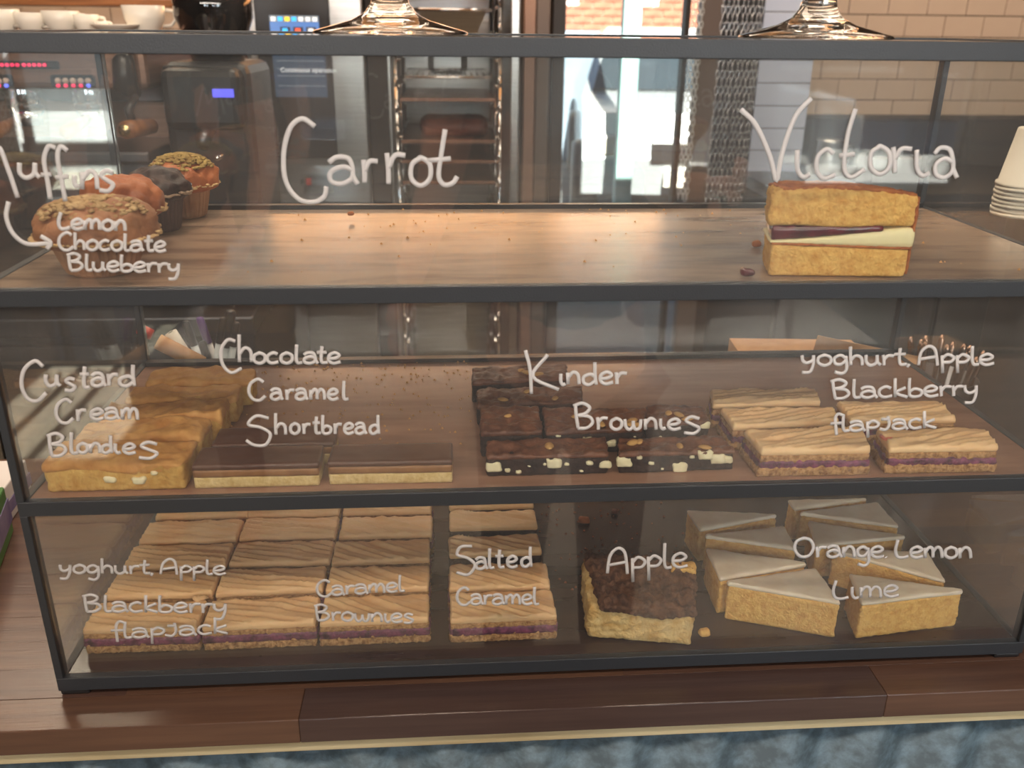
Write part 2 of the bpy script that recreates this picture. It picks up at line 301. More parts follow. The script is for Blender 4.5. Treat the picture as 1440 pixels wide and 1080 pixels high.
# ------------------------------------------------------------------ handwriting on the front panes
G = {  # single line letters: x-height 1, strokes as point lists, advance width
 'a': ([[(.05, .8), (.25, 1.0), (.55, .95), (.66, .6), (.68, .3), (.8, .0)], [(.66, .52), (.4, .64), (.1, .45), (.1, .12), (.35, 0), (.6, .15), (.68, .35)]], .82),
 'b': ([[(.1, 1.75), (.08, .9), (.1, .05)], [(.1, .5), (.35, .75), (.65, .55), (.6, .12), (.3, 0), (.1, .1)]], .72),
 'c': ([[(.62, .85), (.4, 1.0), (.12, .75), (.08, .3), (.3, .02), (.68, .15)]], .7),
 'd': ([[(.62, 1.75), (.62, .9), (.68, .0)], [(.62, .65), (.4, .82), (.1, .6), (.1, .15), (.35, 0), (.62, .3)]], .76),
 'e': ([[(.1, .45), (.45, .5), (.65, .75), (.42, 1.0), (.12, .75), (.1, .25), (.35, 0), (.72, .15)]], .74),
 'f': ([[(.62, 1.7), (.38, 1.85), (.24, 1.45), (.25, .6), (.3, -.35)], [(.0, .85), (.55, .9)]], .52),
 'g': ([[(.6, .7), (.38, .95), (.1, .7), (.12, .2), (.38, .1), (.6, .45), (.62, .85), (.66, -.3), (.45, -.75), (.1, -.6)]], .74),
 'h': ([[(.1, 1.75), (.1, .9), (.12, 0)], [(.12, .5), (.35, .9), (.6, .7), (.65, 0)]], .74),
 'i': ([[(.12, .95), (.12, .3), (.25, .0), (.42, .1)]], .42),
 'k': ([[(.12, 1.75), (.12, 0)], [(.62, .9), (.15, .4), (.7, .0)]], .7),
 'l': ([[(.12, 1.75), (.1, .5), (.18, .05), (.42, .08)]], .4),
 'm': ([[(.08, .9), (.1, 0)], [(.1, .5), (.3, .95), (.48, .8), (.5, .05)], [(.5, .55), (.72, .97), (.92, .75), (.98, .0)]], 1.06),
 'n': ([[(.08, .92), (.1, 0)], [(.1, .5), (.35, .97), (.6, .75), (.66, 0)]], .74),
 'o': ([[(.4, .98), (.12, .75), (.1, .25), (.38, 0), (.66, .25), (.66, .75), (.4, .98), (.3, .92)]], .76),
 'p': ([[(.1, .9), (.12, -.75)], [(.1, .6), (.35, .98), (.65, .7), (.5, .3), (.14, .25)]], .7),
 'r': ([[(.08, .95), (.12, .4), (.12, 0)], [(.12, .5), (.3, .88), (.58, .88)]], .58),
 's': ([[(.58, .88), (.3, 1.0), (.12, .75), (.35, .52), (.58, .3), (.4, -.02), (.05, .02)]], .64),
 't': ([[(.3, 1.6), (.25, .6), (.32, .08), (.6, .1)], [(.02, 1.02), (.55, 1.05)]], .6),
 'u': ([[(.08, .95), (.1, .3), (.3, 0), (.56, .25), (.6, .95)], [(.6, .95), (.62, .3), (.76, .02)]], .8),
 'w': ([[(.06, .9), (.12, .25), (.3, 0), (.48, .3), (.5, .75)], [(.5, .4), (.62, .02), (.85, .2), (.9, .9)]], .98),
 'y': ([[(.06, .95), (.1, .45), (.3, .25), (.55, .5), (.6, .95)], [(.6, .95), (.58, .1), (.42, -.6), (.05, -.65)]], .72),
 'A': ([[(.0, 0), (.12, 1.2), (.45, 1.75), (.75, 1.5), (.85, .6), (.88, -.05)], [(.05, .55), (.85, .8)]], 1.0),
 'B': ([[(.1, 1.6), (.14, .8), (.22, .0)], [(.0, 1.55), (.4, 1.75), (.72, 1.45), (.55, 1.05), (.2, .9)], [(.2, .9), (.7, .8), (.85, .4), (.6, .02), (.2, -.02)]], .98),
 'C': ([[(.8, 1.45), (.5, 1.7), (.12, 1.3), (.04, .6), (.25, .05), (.6, -.05), (.9, .3)]], .9),
 'J': ([[(.1, 1.1), (.5, 1.1)], [(.42, 1.4), (.48, .5), (.3, .0), (.0, .1)]], .6),
 'K': ([[(.0, 1.9), (.12, 1.0), (.16, -.2)], [(.6, 1.7), (.2, .65), (.9, .0)]], .95),
 'L': ([[(.15, 1.6), (.02, .7), (.12, .1), (.4, .0), (.7, .15)]], .75),
 'O': ([[(.5, 1.7), (.12, 1.4), (.02, .7), (.3, .05), (.75, .1), (1.0, .8), (.85, 1.5), (.5, 1.7), (.4, 1.65)]], 1.1),
 'S': ([[(.8, 1.65), (.35, 1.55), (.12, 1.05), (.5, .85), (.72, .45), (.5, -.1), (.1, -.12)], ], .85),
 'V': ([[(.0, 1.3), (.25, .9), (.42, -.02), (.55, .8), (.95, 1.55)]], .9),
 'M': ([[(.0, 0), (.1, 1.5), (.4, .7), (.7, 1.5), (.9, -.1)]], 1.0),
 ',': ([[(.12, .12), (.02, -.2)]], .2), '.': ([[(.08, .06), (.1, .0)]], .22), ' ': ([], .35),
}
def smoothline(pts, k=5):
    if len(pts) < 3: return pts
    P = [Vector(p) for p in pts]; out = []
    for i in range(len(P) - 1):
        p0 = P[i - 1] if i else P[0] * 2 - P[1]; p1, p2 = P[i], P[i + 1]; p3 = P[i + 2] if i + 2 < len(P) else p2 * 2 - p1
        for j in range(k):
            t = j / k; out.append(.5 * ((2 * p1) + (p2 - p0) * t + (2 * p0 - 5 * p1 + 4 * p2 - p3) * t * t + (3 * p1 - p0 - 3 * p2 + p3) * t ** 3))
    out.append(P[-1]); return [tuple(p) for p in out]
YP = .0024
def pen(mb, pxpts, rad):
    pts = [at(x, y, Y=YP) for x, y in smoothline(pxpts)]
    mb.tube(pts, rad, 6, flat=.35)
def word(txt, items=None, x0=0, x1=0, y0=0, y1=None, xh=15, rad=.00125, label=None, extra=()):
    """lay a word between photo columns x0..x1 on a baseline y0->y1; the points are carried onto the pane"""
    mb = MB(); y1 = y0 if y1 is None else y1
    if items is None:
        adv = [G[c][1] for c in txt]; tot = sum(adv) - .08; x = 0; items = []
        for c, a in zip(txt, adv):
            s = (x1 - x0) / tot; X = x0 + x * s; items.append((c, X, s, y0 + (y1 - y0) * (X - x0) / max(1, x1 - x0), xh)); x += a
    for c, X, s, yb, h in items:
        for st in G[c][0]: pen(mb, [(X + px * s, yb - py * h) for px, py in st], rad)
    for st in extra: pen(mb, st, rad)
    o = mb.build('handwritten_word', M_letter, case, True); o['label'] = 'white handwritten text ' + (label or txt); return o
# top pane
word('Muffins', [('u', 24, 42, 250, 22), ('i', 102, 22, 262, 16), ('n', 112, 38, 266, 26), ('s', 138, 36, 268, 28)], rad=.0017, label='Muffins with an arrow',
     extra=[[(-52, 282), (-40, 205), (-22, 250), (-4, 206), (12, 240), (25, 278)], [(78, 208), (68, 206), (62, 225), (67, 255), (71, 280)], [(58, 246), (72, 245)], [(95, 212), (85, 206), (81, 222), (87, 255), (92, 283)], [(78, 250), (96, 248)],
            [(12, 284), (9, 305), (18, 328), (38, 343), (70, 342)], [(57, 332), (71, 341), (66, 350)]])
word('Lemon', x0=82, x1=176, y0=322, y1=325, xh=14.5, rad=.0014)
word('Chocolate', x0=82, x1=232, y0=351, y1=354, xh=14)
word('Blueberry', x0=94, x1=252, y0=380, y1=384, xh=13.5)
word('Carrot', [('a', 460, 54, 259, 38), ('r', 508, 40, 257, 34), ('r', 540, 52, 259, 46), ('o', 574, 46, 261, 40)], rad=.0019, label='Carrot',
     extra=[[(443, 178), (425, 167), (408, 180), (399, 215), (402, 255), (420, 280), (442, 284), (456, 276), (459, 262)], [(626, 182), (620, 220), (617, 248), (625, 260), (637, 257), (643, 248)], [(600, 226), (634, 223)]])
word('Victoria', [('i', 1114, 60, 249, 40), ('c', 1145, 44, 252, 42), ('o', 1220, 46, 245, 40), ('r', 1252, 52, 243, 38), ('i', 1282, 60, 247, 38), ('a', 1312, 42, 250, 42)], rad=.0018,
     extra=[[(1042, 154), (1063, 176), (1083, 220), (1092, 254), (1100, 215), (1118, 165), (1141, 138)], [(1203, 153), (1192, 190), (1187, 235), (1197, 249), (1216, 238)], [(1180, 219), (1202, 217)]])
# middle pane
word('Custard', [('C', 29, 40, 562, 32), ('u', 62, 30, 543, 17), ('s', 90, 26, 549, 17), ('t', 112, 24, 546, 19), ('a', 128, 26, 543, 18), ('r', 150, 28, 542, 17), ('d', 166, 34, 543, 17)], rad=.0016)
word('Cream', [('C', 78, 28, 594, 19), ('r', 107, 24, 592, 17), ('e', 126, 28, 590, 15), ('a', 147, 26, 589, 15), ('m', 170, 24, 590, 16)], rad=.0015)
word('Blondies', [('B', 66, 31, 641, 18), ('l', 97, 30, 638, 17), ('o', 108, 22, 637, 14), ('n', 125, 24, 637, 14), ('d', 142, 22, 637, 14), ('i', 159, 26, 637, 14), ('e', 172, 26, 638, 14), ('s', 193, 48, 644, 22)], rad=.0015)
word('Chocolate', [('h', 333, 32, 509, 22)] + [(c, 355 + x, 26, 511, 15) for c, x in zip('ocolate', (0, 19, 38, 59, 71, 90, 105))] + [], rad=.0014,
     extra=[[(331, 480), (320, 478), (311, 492), (313, 512), (325, 524), (340, 518)]])
word('Caramel', [('C', 349, 27, 562, 17)] + [(c, 380 + x, 22, 562, 15) for c, x in zip('aramel', (0, 21, 35, 55, 80, 101))], rad=.0014)
word('Shortbread', [('h', 385, 26, 611, 17)] + [(c, 407 + x, 20, 610, 15) for c, x in zip('ortbread', (0, 18, 32, 45, 62, 76, 92, 112))], rad=.0014, label='Shortbread',
     extra=[[(378, 588), (360, 585), (349, 597), (366, 601), (380, 610), (374, 625), (358, 626), (346, 619)]][:1])
word('Kinder', [('K', 739, 52, 548, 29), ('i', 786, 22, 541, 16), ('n', 796, 28, 540, 17), ('d', 818, 30, 541, 18), ('e', 842, 28, 540, 17), ('r', 864, 30, 540, 17)], rad=.0015)
word('Brownies', [('B', 806, 32, 602, 20), ('r', 838, 28, 604, 18), ('o', 857, 25, 604, 16), ('w', 877, 27, 604, 16), ('n', 905, 27, 604, 16), ('i', 926, 24, 603, 15), ('e', 938, 27, 604, 15), ('s', 960, 40, 609, 23)], rad=.0015)
word('yoghurt, Apple', x0=1126, x1=1396, y0=514, y1=513, xh=15, rad=.0014)
word('Blackberry', x0=1168, x1=1374, y0=560, y1=556, xh=15, rad=.0014)
word('flapJack', x0=1168, x1=1314, y0=607, y1=601, xh=13.5, rad=.0014)
# bottom pane
word('yoghurt, Apple', x0=83, x1=316, y0=806, y1=808, xh=12, rad=.00125)
word('Blackberry', x0=116, x1=318, y0=860, y1=862, xh=13.5, rad=.0014)
word('flapJack', x0=156, x1=318, y0=898, y1=890, xh=13, rad=.0013)
word('Salted', [(c, 668 + x, 22, 800 - x * .05, 16) for c, x in zip('alted', (0, 18, 28, 44, 64))], rad=.0015, extra=[[(664, 768), (648, 769), (643, 780), (658, 785), (668, 795), (658, 808), (642, 805)]])
word('Caramel', x0=642, x1=756, y0=850, y1=850, xh=14, rad=.0014)
word('Caramel', x0=445, x1=567, y0=838, y1=831, xh=13, rad=.0013)
word('Brownies', x0=442, x1=580, y0=872, y1=876, xh=12.5, rad=.0013)
word('Apple', x0=854, x1=965, y0=806, y1=796, xh=20, rad=.0015)
word('Orange. Lemon', x0=1117, x1=1365, y0=783, y1=785, xh=15.5, rad=.0016)
word('Lime', x0=1171, x1=1262, y0=842, y1=838, xh=16, rad=.0015)
# ------------------------------------------------------------------ food
F0, F1, F2 = R_, H + R_, 2 * H + R_
def ridges(ang, pitch=.0055, h=.0011, seed=0., flat=1.):
    ca, sa = math.cos(ang), math.sin(ang)
    def f(x, y):
        a = x * ca - y * sa; d = x * sa + y * ca + .0035 * noise.noise(Vector((x * 16, y * 22, seed))); q = d / pitch; p = q % 1
        s = (p ** 1.4) if p < .82 else (1 - p) / .18
        return flat * h * (s * (.55 + .9 * noise.noise(Vector((a * 14, math.floor(q) * 3.7, seed + 4)))) + .35 * noise.noise(Vector((a * 30, d * 160, seed + 9))) + .25 * noise.noise(Vector((x * 40, y * 40, seed + 2))))
    return f
def iced_slice(L, Wd, ang, seed, kind='flapjack', hgt=.0268):
    q = rect(-L / 2, L / 2, 0, Wd); nm = 'iced_flapjack' if kind == 'flapjack' else 'caramel_brownie'
    root = thing(nm, 'x', 'cake slice'); k = hgt / .025
    if kind == 'flapjack':
        slab('oat_base', grow(q, .0008, .0005), 0, .0084 * k, M_oat, root, amp=.0022, fq=300, seed=seed, step=.0016, r=.0015)
        slab('berry_layer', grow(q, -.0012, -.001), .0070 * k, .0145 * k, M_berry, root, amp=.0014, fq=260, seed=seed + 3, step=.0022, r=.001)
        slab('oat_topping', grow(q, -.0004, -.0004), .0130 * k, .0190 * k, M_oat, root, amp=.0013, fq=340, seed=seed + 5, step=.002, r=.001)
    else:
        slab('brownie_base', q, 0, .0185 * k, M_brownbase, root, amp=.0011, fq=260, seed=seed, step=.0025, r=.0015)
    slab('icing', grow(q, .0004, .0003), .0180 * k, .0238 * k, M_icing, root, amp=.0006, fq=120, seed=seed + 8, step=.0012, r=.0020, relief=ridges(ang, seed=seed, pitch=.0072, h=.0042), big=.0007)
    return root
def curl(root, seed, x, y, z):
    rr = random.Random(seed); m = MB()
    for _ in range(3):
        a = rr.uniform(.8, 2.2); p = Vector((x + rr.uniform(-.004, .004), y + rr.uniform(-.003, .003), z - .001)); pts = []; 
        for i in range(6): t = i / 5; pts.append(p + Vector((math.cos(a) * .014 * t, math.sin(a) * .010 * t, .0025 * math.sin(t * 3.0) + .0006)))
        m.tube(pts, [.0012, .0022, .0026, .0024, .0016, .0005], 7)
    m.build('icing_curl', M_icing, root, True)
protoA = [iced_slice(.0945, .0362, .18, 1.), iced_slice(.0945, .0360, .24, 2.), iced_slice(.0925, .0352, .52, 3.)]
protoB = iced_slice(.090, .031, .42, 6., 'brownie')
protoS = iced_slice(.092, .037, .55, 7., 'flapjack')
used = set()
def place(proto, x, y, z, rz, label, group=None):
    o = proto if proto.name not in used else copy_tree(proto); used.add(proto.name); used.add(o.name)
    o.location = (x, y, z); o.rotation_euler = (0, 0, rz); o['label'] = label
    if group: o['group'] = group
    return o
ordc = ['leftmost column', 'second column from the left', 'third column from the left']
ordr = ['front row', 'second row', 'third row', 'fourth row', 'hindmost row']
ry = [.030, .0775, .1235, .1700, .2165]
cx = [-.3535, -.2545, -.1570]
for c in range(3):
    for r_ in range(5):
        pr = protoA[(c + r_) % 2] if c < 2 else protoA[2]
        ov = (cx[c] + rs.uniform(-.0012, .0012) + (.001 * r_ if c == 0 else 0), ry[r_] + rs.uniform(-.0012, .0012), F0)
        place(pr, *ov, rs.uniform(-.018, .018), 'caramel iced oat slice, bottom tier, %s of the %s' % (ordr[r_], ordc[c]), 'iced oat slices in the bottom tier')
for (o, sd, x, y) in [(0, 1, .030, .020)]: pass
place(protoS, -.0455, .028, F0, .01, 'caramel iced oat slice with purple filling, front of the fourth column from the left', 'iced oat slices in the bottom tier')
place(protoS, -.0465, .0730, F0, -.015, 'caramel iced slice, second from the front in the fourth column', 'iced oat slices in the bottom tier')
place(protoB, -.0475, .1300, F0, .02, 'iced brownie with dark base, third from the front in the fourth column', 'iced brownies in the bottom tier')
place(protoB, -.0470, .1790, F0, -.01, 'iced brownie with dark base, fourth from the front in the fourth column', 'iced brownies in the bottom tier')
place(protoB, -.0470, .2210, F0, .01, 'iced brownie with dark base, hindmost in the fourth column', 'iced brownies in the bottom tier')
# icing curls stand up on some slices (flicks of the palette knife)
curl(bpy.data.objects[protoA[0].name], 5, .038, .032, .0245); 
for nm, sx, sy in (('a', -.1, 0),): pass
# iced wedges
def wedge(name, tri, z, h, label, group, seed, hi=.0045):
    cxm = sum(p[0] for p in tri) / 3; cym = sum(p[1] for p in tri) / 3
    a = (Vector(tri[1]) - Vector(tri[0])).cross(Vector(tri[2]) - Vector(tri[0])) if False else (tri[1][0] - tri[0][0]) * (tri[2][1] - tri[0][1]) - (tri[1][1] - tri[0][1]) * (tri[2][0] - tri[0][0])
    if a < 0: tri = [tri[0], tri[2], tri[1]]
    # make a quad: split the shortest edge-opposite corner slightly (blunt tip)
    T = [Vector(p) - Vector((cxm, cym)) for p in tri]
    e = [(T[(i + 1) % 3] - T[i]).length for i in range(3)]; i = e.index(min(e)); A, B, P = T[i], T[(i + 1) % 3], T[(i + 2) % 3]
    q = [A, B, P + (B - P) * .05, P + (A - P) * .05]; q = [(v.x, v.y) for v in q]
    # start the quad at its front-left corner so that the box grid runs along the sides
    root = thing(name, label, 'cake slice', (cxm, cym, z), 0, group)
    slab('sponge', q, 0, h - hi + .001, M_sponge, root, amp=.0011, fq=300, seed=seed, step=.0022, r=.002, big=.0006)
    slab('white_icing', grow(q, .0006), h - hi, h, M_glaze, root, amp=.0006, fq=90, seed=seed + 2, step=.0022, r=.0022, relief=lambda x, y: .0009 * noise.noise(Vector((x * 60, y * 60, seed))), big=.0006)
    return root
WG = 'iced sponge wedges in the bottom tier'
wd = [((.1538, .1801), (.248, .165), (.1576, .1400), 'white iced sponge wedge, hindmost of the left row of wedges'),
      ((.1559, .1298), (.241, .1010), (.2436, .1427), 'white iced sponge wedge third from the front in the left row, tip pointing left'),
      ((.1541, .1079), (.1527, .0545), (.2442, .0765), 'white iced sponge wedge second from the front in the left row, tip pointing right'),
      ((.1539, .0500), (.2479, .0140), (.2466, .0688), 'large white iced yellow sponge wedge at the front, beside the apple cake'),
      ((.2666, .1953), (.2674, .1757), (.3563, .1931), 'white iced sponge wedge at the very back of the right row'),
      ((.2661, .1675), (.3603, .1364), (.3595, .1859), 'white iced sponge wedge fourth from the front in the right row'),
      ((.2718, .1509), (.2619, .1055), (.3611, .1182), 'white iced sponge wedge third from the front in the right row, tip pointing right'),
      ((.2717, .0990), (.3570, .0400), (.3643, .0902), 'white iced sponge wedge second from the front in the right row'),
      ((.2744, .0579), (.2656, .0120), (.3697, .0266), 'front right white iced yellow sponge wedge nearest the corner of the case')]
for i, (a, b, c, lab) in enumerate(wd): wedge('iced_wedge', [a, b, c], F0, .0390, lab, WG, i * 3.1)
# apple cake
ap = thing('apple_cake', 'thick square of pale apple cake with dark crumble top under the word Apple', 'cake slice', (.08, .05, F0))
aq = [(-.0405, -.029), (.038, -.040), (.053, .022), (-.045, .048)]
aqb = [(-.052, -.022), (.037, -.039), (.0545, .024), (-.047, .049)]
slab('sponge', aqb, 0, lambda u, v: .032 + .006 * v - .002 * u, M_sponge2, ap, amp=.0020, fq=220, seed=4, step=.0018, r=.004, big=.0010)
slab('crumble_topping', grow(aq, .0006), lambda u, v: .029 + .006 * v - .002 * u + .002 * math.sin(9 * u), lambda u, v: .0405 + .007 * v - .002 * u, M_crumble, ap, amp=.0034, fq=190, seed=9, step=.0016, r=.005, big=.0022, relief=lambda x, y: .0042 * noise.noise(Vector((x * 150, y * 150, 3))) + .0028 * noise.noise(Vector((x * 60, y * 60, 3))) + .002 * noise.noise(Vector((x * 380, y * 380, 3))))
slab('loose_crust', [(.028, .010), (.050, .008), (.054, .022), (.032, .024)], .038, .0475, M_sponge, ap, amp=.002, fq=200, seed=12, step=.002, r=.002)
# blondies
def blondie(x, y, rz, L, Wd, h, seed, label, chunks=()):
    root = thing('blondie', label, 'cake slice', (x, y, F1), rz, 'blondies in the middle tier'); q = rect(-L / 2, L / 2, 0, Wd)
    slab('blondie_crumb', q, 0, h * .8, M_blondin, root, amp=.0012, fq=180, seed=seed, step=.0024, r=.0022, big=.0008)
    slab('baked_crust', grow(q, .0008, .0006), lambda u, v: h * (.58 + .10 * math.sin(7 * u + seed)), lambda u, v: h * (.96 + .08 * math.sin(5 * u + seed * 2)), M_blond, root, amp=.0013, fq=120, seed=seed + 3, step=.002, r=.0045, big=.0016,
         relief=lambda a, b: .0030 * noise.noise(Vector((a * 55, b * 75, seed))) + .0012 * noise.noise(Vector((a * 160, b * 160, seed))))
    for i, (cxx, cz, s) in enumerate(chunks):
        Vv, Ff = slab_mesh(rect(-s, s, -.002, .003), -s * .6, s * .6, r=.002, step=.0015, amp=.0015, fq=200, seed=i + seed)
        o = raw('white_chocolate_chunk', [Vector(v) + Vector((cxx, 0, cz)) for v in Vv], Ff, M_whitechoc, root, True)
    return root
bl = [(-.3465, .0145, 0, .1040, .0400, .0265, 'front'), (-.3420, .0590, .012, .1000, .036, .0265, 'second from the front'), (-.3350, .0990, .03, .1000, .034, .0270, 'third from the front'),
      (-.3290, .1370, .05, .0960, .032, .0270, 'fourth from the front'), (-.3220, .1740, .09, .0960, .034, .0290, 'hindmost')]
for i, (x, y, rz, L, Wd, h, t) in enumerate(bl):
    blondie(x, y, rz, L, Wd, h, 2.3 * i, 'golden blondie slab, middle tier, ' + t + (', with white chunks in its cut face' if i == 0 else ''), chunks=((-.004, .0105, .0048), (.018, .009, .0052), (.030, .015, .003)) if i == 0 else ())
# shortbreads
def shortbread(x, y, L, Wd, seed, label, rz=0):
    root = thing('caramel_shortbread', label, 'cake slice', (x, y, F1), rz, 'chocolate caramel shortbreads'); q = rect(-L / 2, L / 2, 0, Wd)
    slab('shortbread_base', q, 0, .0098, M_short, root, amp=.0006, fq=260, seed=seed, step=.002, r=.0012)
    slab('caramel_layer', grow(q, -.0003), .0092, .0158, M_caramel, root, amp=.0005, fq=150, seed=seed + 1, step=.0022, r=.001, big=.0004)
    slab('chocolate_top', grow(q, -.0006, -.0003), .0152, .0202, M_choc, root, amp=.0003, fq=100, seed=seed + 2, step=.0022, r=.0013, big=.0004, relief=lambda a, b: .0004 * noise.noise(Vector((a * 60, b * 60, seed))))
shortbread(-.2400, .0150, .0960, .0330, 1, 'chocolate topped caramel shortbread at the front beside the blondies', .0)
shortbread(-.2330, .0520, .0970, .0330, 4, 'chocolate caramel shortbread lying behind the front left one', .01)
shortbread(-.1365, .0155, .0965, .0320, 8, 'chocolate caramel shortbread standing alone, right of the other two', -.012)
for i, (sx, sy) in enumerate([]): pass
# brownies
def brownie(quad, h, seed, label, chunks=7, z=F1):
    cxm = sum(p[0] for p in quad) / 4; cym = sum(p[1] for p in quad) / 4; q = [(a - cxm, b - cym) for a, b in quad]
    root = thing('nut_brownie', label, 'cake slice', (cxm, cym, z), 0, 'nut brownies in the middle tier')
    slab('brownie_body', q, 0, h * .85, M_browniecut, root, amp=.0013, fq=240, seed=seed, step=.0022, r=.002, big=.0008)
    slab('brownie_crust', grow(q, .0004), h * .78, h, M_browniecrust, root, amp=.0013, fq=160, seed=seed + 3, step=.0018, r=.002, big=.0010, relief=lambda a, b: .0034 * noise.noise(Vector((a * 70, b * 90, seed))) + .0016 * noise.noise(Vector((a * 190, b * 190, seed))))
    rr = random.Random(int(seed * 10) + 1); A, B, Cc, Dd = [Vector(p) for p in q]
    for i in range(chunks):
        t = (i + .35 + rr.random() * .5) / chunks; p = A + (B - A) * t; s = rr.choice([.0016, .0028, .0045, .0062]); zz = rr.uniform(.003, h * .80)
        Vv, Ff = slab_mesh(rect(-s, s, -.0012, .003), -s * .65, s * .65, r=s * .6, step=.0014, amp=.0022, fq=160, seed=seed + i)
        raw('white_chocolate_chunk', [Vector(v) + Vector((p.x, p.y, zz)) for v in Vv], Ff, M_whitechoc, root, True)
    for i in range(rr.choice([1, 3, 4])):
        u, v = rr.uniform(.1, .9), rr.uniform(.12, .7); p = (A * (1 - u) + B * u) * (1 - v) + (Dd * (1 - u) + Cc * u) * v; a = rr.uniform(0, 3)
        s = rr.uniform(.0028, .0044); m = MB().lathe([(.0001, -1), (.6, -.7), (1, 0), (.7, .6), (.0001, .9)], n=10); m.xf(Matrix.Translation((p.x, p.y, h + .0008)) @ Matrix.Rotation(a, 4, 'Z') @ Matrix.Diagonal((s * 1.7, s, s * .55, 1)))
        m.build('nut_piece', M_nut, root, True)
    return root
brownie([(-.0605, .0235), (.0375, .0235), (.0405, .0535), (-.0590, .0530)], .0185, 1, 'nut brownie with white chunks at the front left of the brownies', 10)
brownie([(.0460, .0235), (.1420, .0255), (.1390, .0555), (.0510, .0530)], .0180, 2, 'nut brownie with white chunks at the front right of the brownies', 9)
brownie([(-.0640, .0585), (-.0120, .0600), (-.0110, .1120), (-.0625, .1120)], .0235, 3, 'plain crusted brownie behind the front left one, second row', 0)
brownie([(-.0095, .0600), (.0730, .0630), (.0850, .1050), (-.0070, .1100)], .0225, 4, 'nut brownie with white chunk in the middle of the second row', 4)
brownie([(.0790, .0760), (.1370, .0830), (.1390, .1180), (.0880, .1170)], .0190, 5, 'small dark brownie at the right end of the second row', 2)
brownie([(-.0650, .1220), (.0310, .1320), (.0370, .1680), (-.0630, .1600)], .0200, 6, 'nut brownie in the third row, under the hindmost one', 0)
brownie([(-.0680, .1750), (.0230, .1850), (.0290, .2200), (-.0660, .2130)], .0220, 7, 'hindmost nut brownie against the back of the middle tier', 0)
# iced flapjacks in the middle tier
mid = [((.1595, .0130), (.2490, .0120), (.2600, .0530), (.1570, .0510), 'front left of the five in the middle tier'), ((.2650, .0130), (.3560, .0115), (.3640, .0450), (.2700, .0470), 'front right one with a pink smear, middle tier'),
       ((.1510, .0600), (.2460, .0680), (.2518, .0940), (.1510, .0980), 'second row left in the middle tier'), ((.2570, .0700), (.3500, .0665), (.3548, .1050), (.2610, .1064), 'second row right in the middle tier'),
       ((.1467, .1070), (.2467, .1090), (.2535, .1380), (.1539, .1420), 'hindmost of the five in the middle tier')]
for i, (a, b, c, d, lab) in enumerate(mid):
    q = [a, b, c, d]; cxm = sum(p[0] for p in q) / 4; cym = sum(p[1] for p in q) / 4; q = [(p[0] - cxm, p[1] - cym) for p in q]
    root = thing('iced_flapjack', 'caramel iced berry oat slice, ' + lab, 'cake slice', (cxm, cym, F1), 0, 'iced oat slices in the middle tier')
    slab('oat_base', grow(q, .002, .0015), 0, .0080, M_oat, root, amp=.0019, fq=300, seed=i + 20, step=.0018, r=.0018)
    slab('berry_layer', grow(q, -.0006, -.0006), .0065, .0135, M_berry, root, amp=.0016, fq=260, seed=i + 23, step=.0022, r=.001)
    slab('oat_topping', q, .0115, .0185, M_oat, root, amp=.0014, fq=300, seed=i + 25, step=.002, r=.001)
    slab('icing', grow(q, .0004), .0180, .0240, M_icing, root, amp=.0007, fq=120, seed=i + 28, step=.0014, r=.0022, relief=ridges(-.30 + .03 * i, pitch=.0065, h=.0038, seed=i + 50), big=.0007)
    if i == 1:
        m = MB().lathe([(.0001, -1), (.7, -.6), (1, 0), (.6, .7), (.0001, 1)], n=12).xf(Matrix.Translation((q[3][0] * .4 + q[0][0] * .6 + .004, q[0][1] * .5 + q[3][1] * .5, .0242)) @ Matrix.Diagonal((.006, .008, .0012, 1)))
        m.build('pink_smear', mat('pink_berry_smear', srgb(226, 120, 104), .3), root, True)
# victoria slice
vs = thing('victoria_slice', 'tall slice of jam and cream filled yellow sponge standing in the top tier', 'cake slice', (.2010, .05, F2), 0)
vq = [(-.0515, -.0300), (.0515, -.0370), (.046, .010), (-.042, .012)]
slab('lower_sponge', vq, 0, lambda u, v: .0245 - .003 * u, M_sponge, vs, amp=.0012, fq=420, seed=31, step=.0016, r=.003, big=.001)
slab('lower_crust', grow(vq, -.0004), lambda u, v: .0238 - .003 * u, lambda u, v: .0257 - .003 * u, M_crust, vs, amp=.001, fq=260, seed=32, step=.002, r=.0006)
slab('buttercream', grow(vq, -.002, -.0004), lambda u, v: .0250 - .003 * u, lambda u, v: .0275 + .0090 * min(1, max(0, u * 1.1)) ** 1.5, M_cream, vs, amp=.0008, fq=90, seed=33, step=.002, r=.002, big=.0012)
slab('jam_layer', [(-.0530, -.0300), (.030, -.0355), (.028, .010), (-.042, .012)], lambda u, v: .0265 + .0075 * u, lambda u, v: .0376 + .0008 * u, M_jam, vs, amp=.0010, fq=140, seed=34, step=.002, r=.0022, big=.0008)
slab('upper_sponge', [(-.0565, -.030), (.0520, -.037), (.046, .010), (-.044, .012)], lambda u, v: .0372 + .0008 * math.sin(9 * u), lambda u, v: .0640 - .0035 * u + .003 * math.sin(3 * u) - .003 * v, M_sponge, vs, amp=.0013, fq=420, seed=35, step=.0013, r=.0035, big=.0008)
slab('top_crust', [(-.047, -.0292), (.0505, -.0365), (.046, .010), (-.044, .012)], lambda u, v: .0625 - .0035 * u + .003 * math.sin(3 * u) - .003 * v, lambda u, v: .0656 - .0035 * u + .003 * math.sin(3 * u) - .003 * v, M_crust, vs, amp=.0012, fq=180, seed=36, step=.002, r=.0014, big=.0006)
slab('side_crust', [(.0512, -.0366), (.0532, -.0360), (.0475, .010), (.045, .010)], .002, .060, M_crust, vs, amp=.0008, fq=180, seed=37, step=.002, r=.0008)
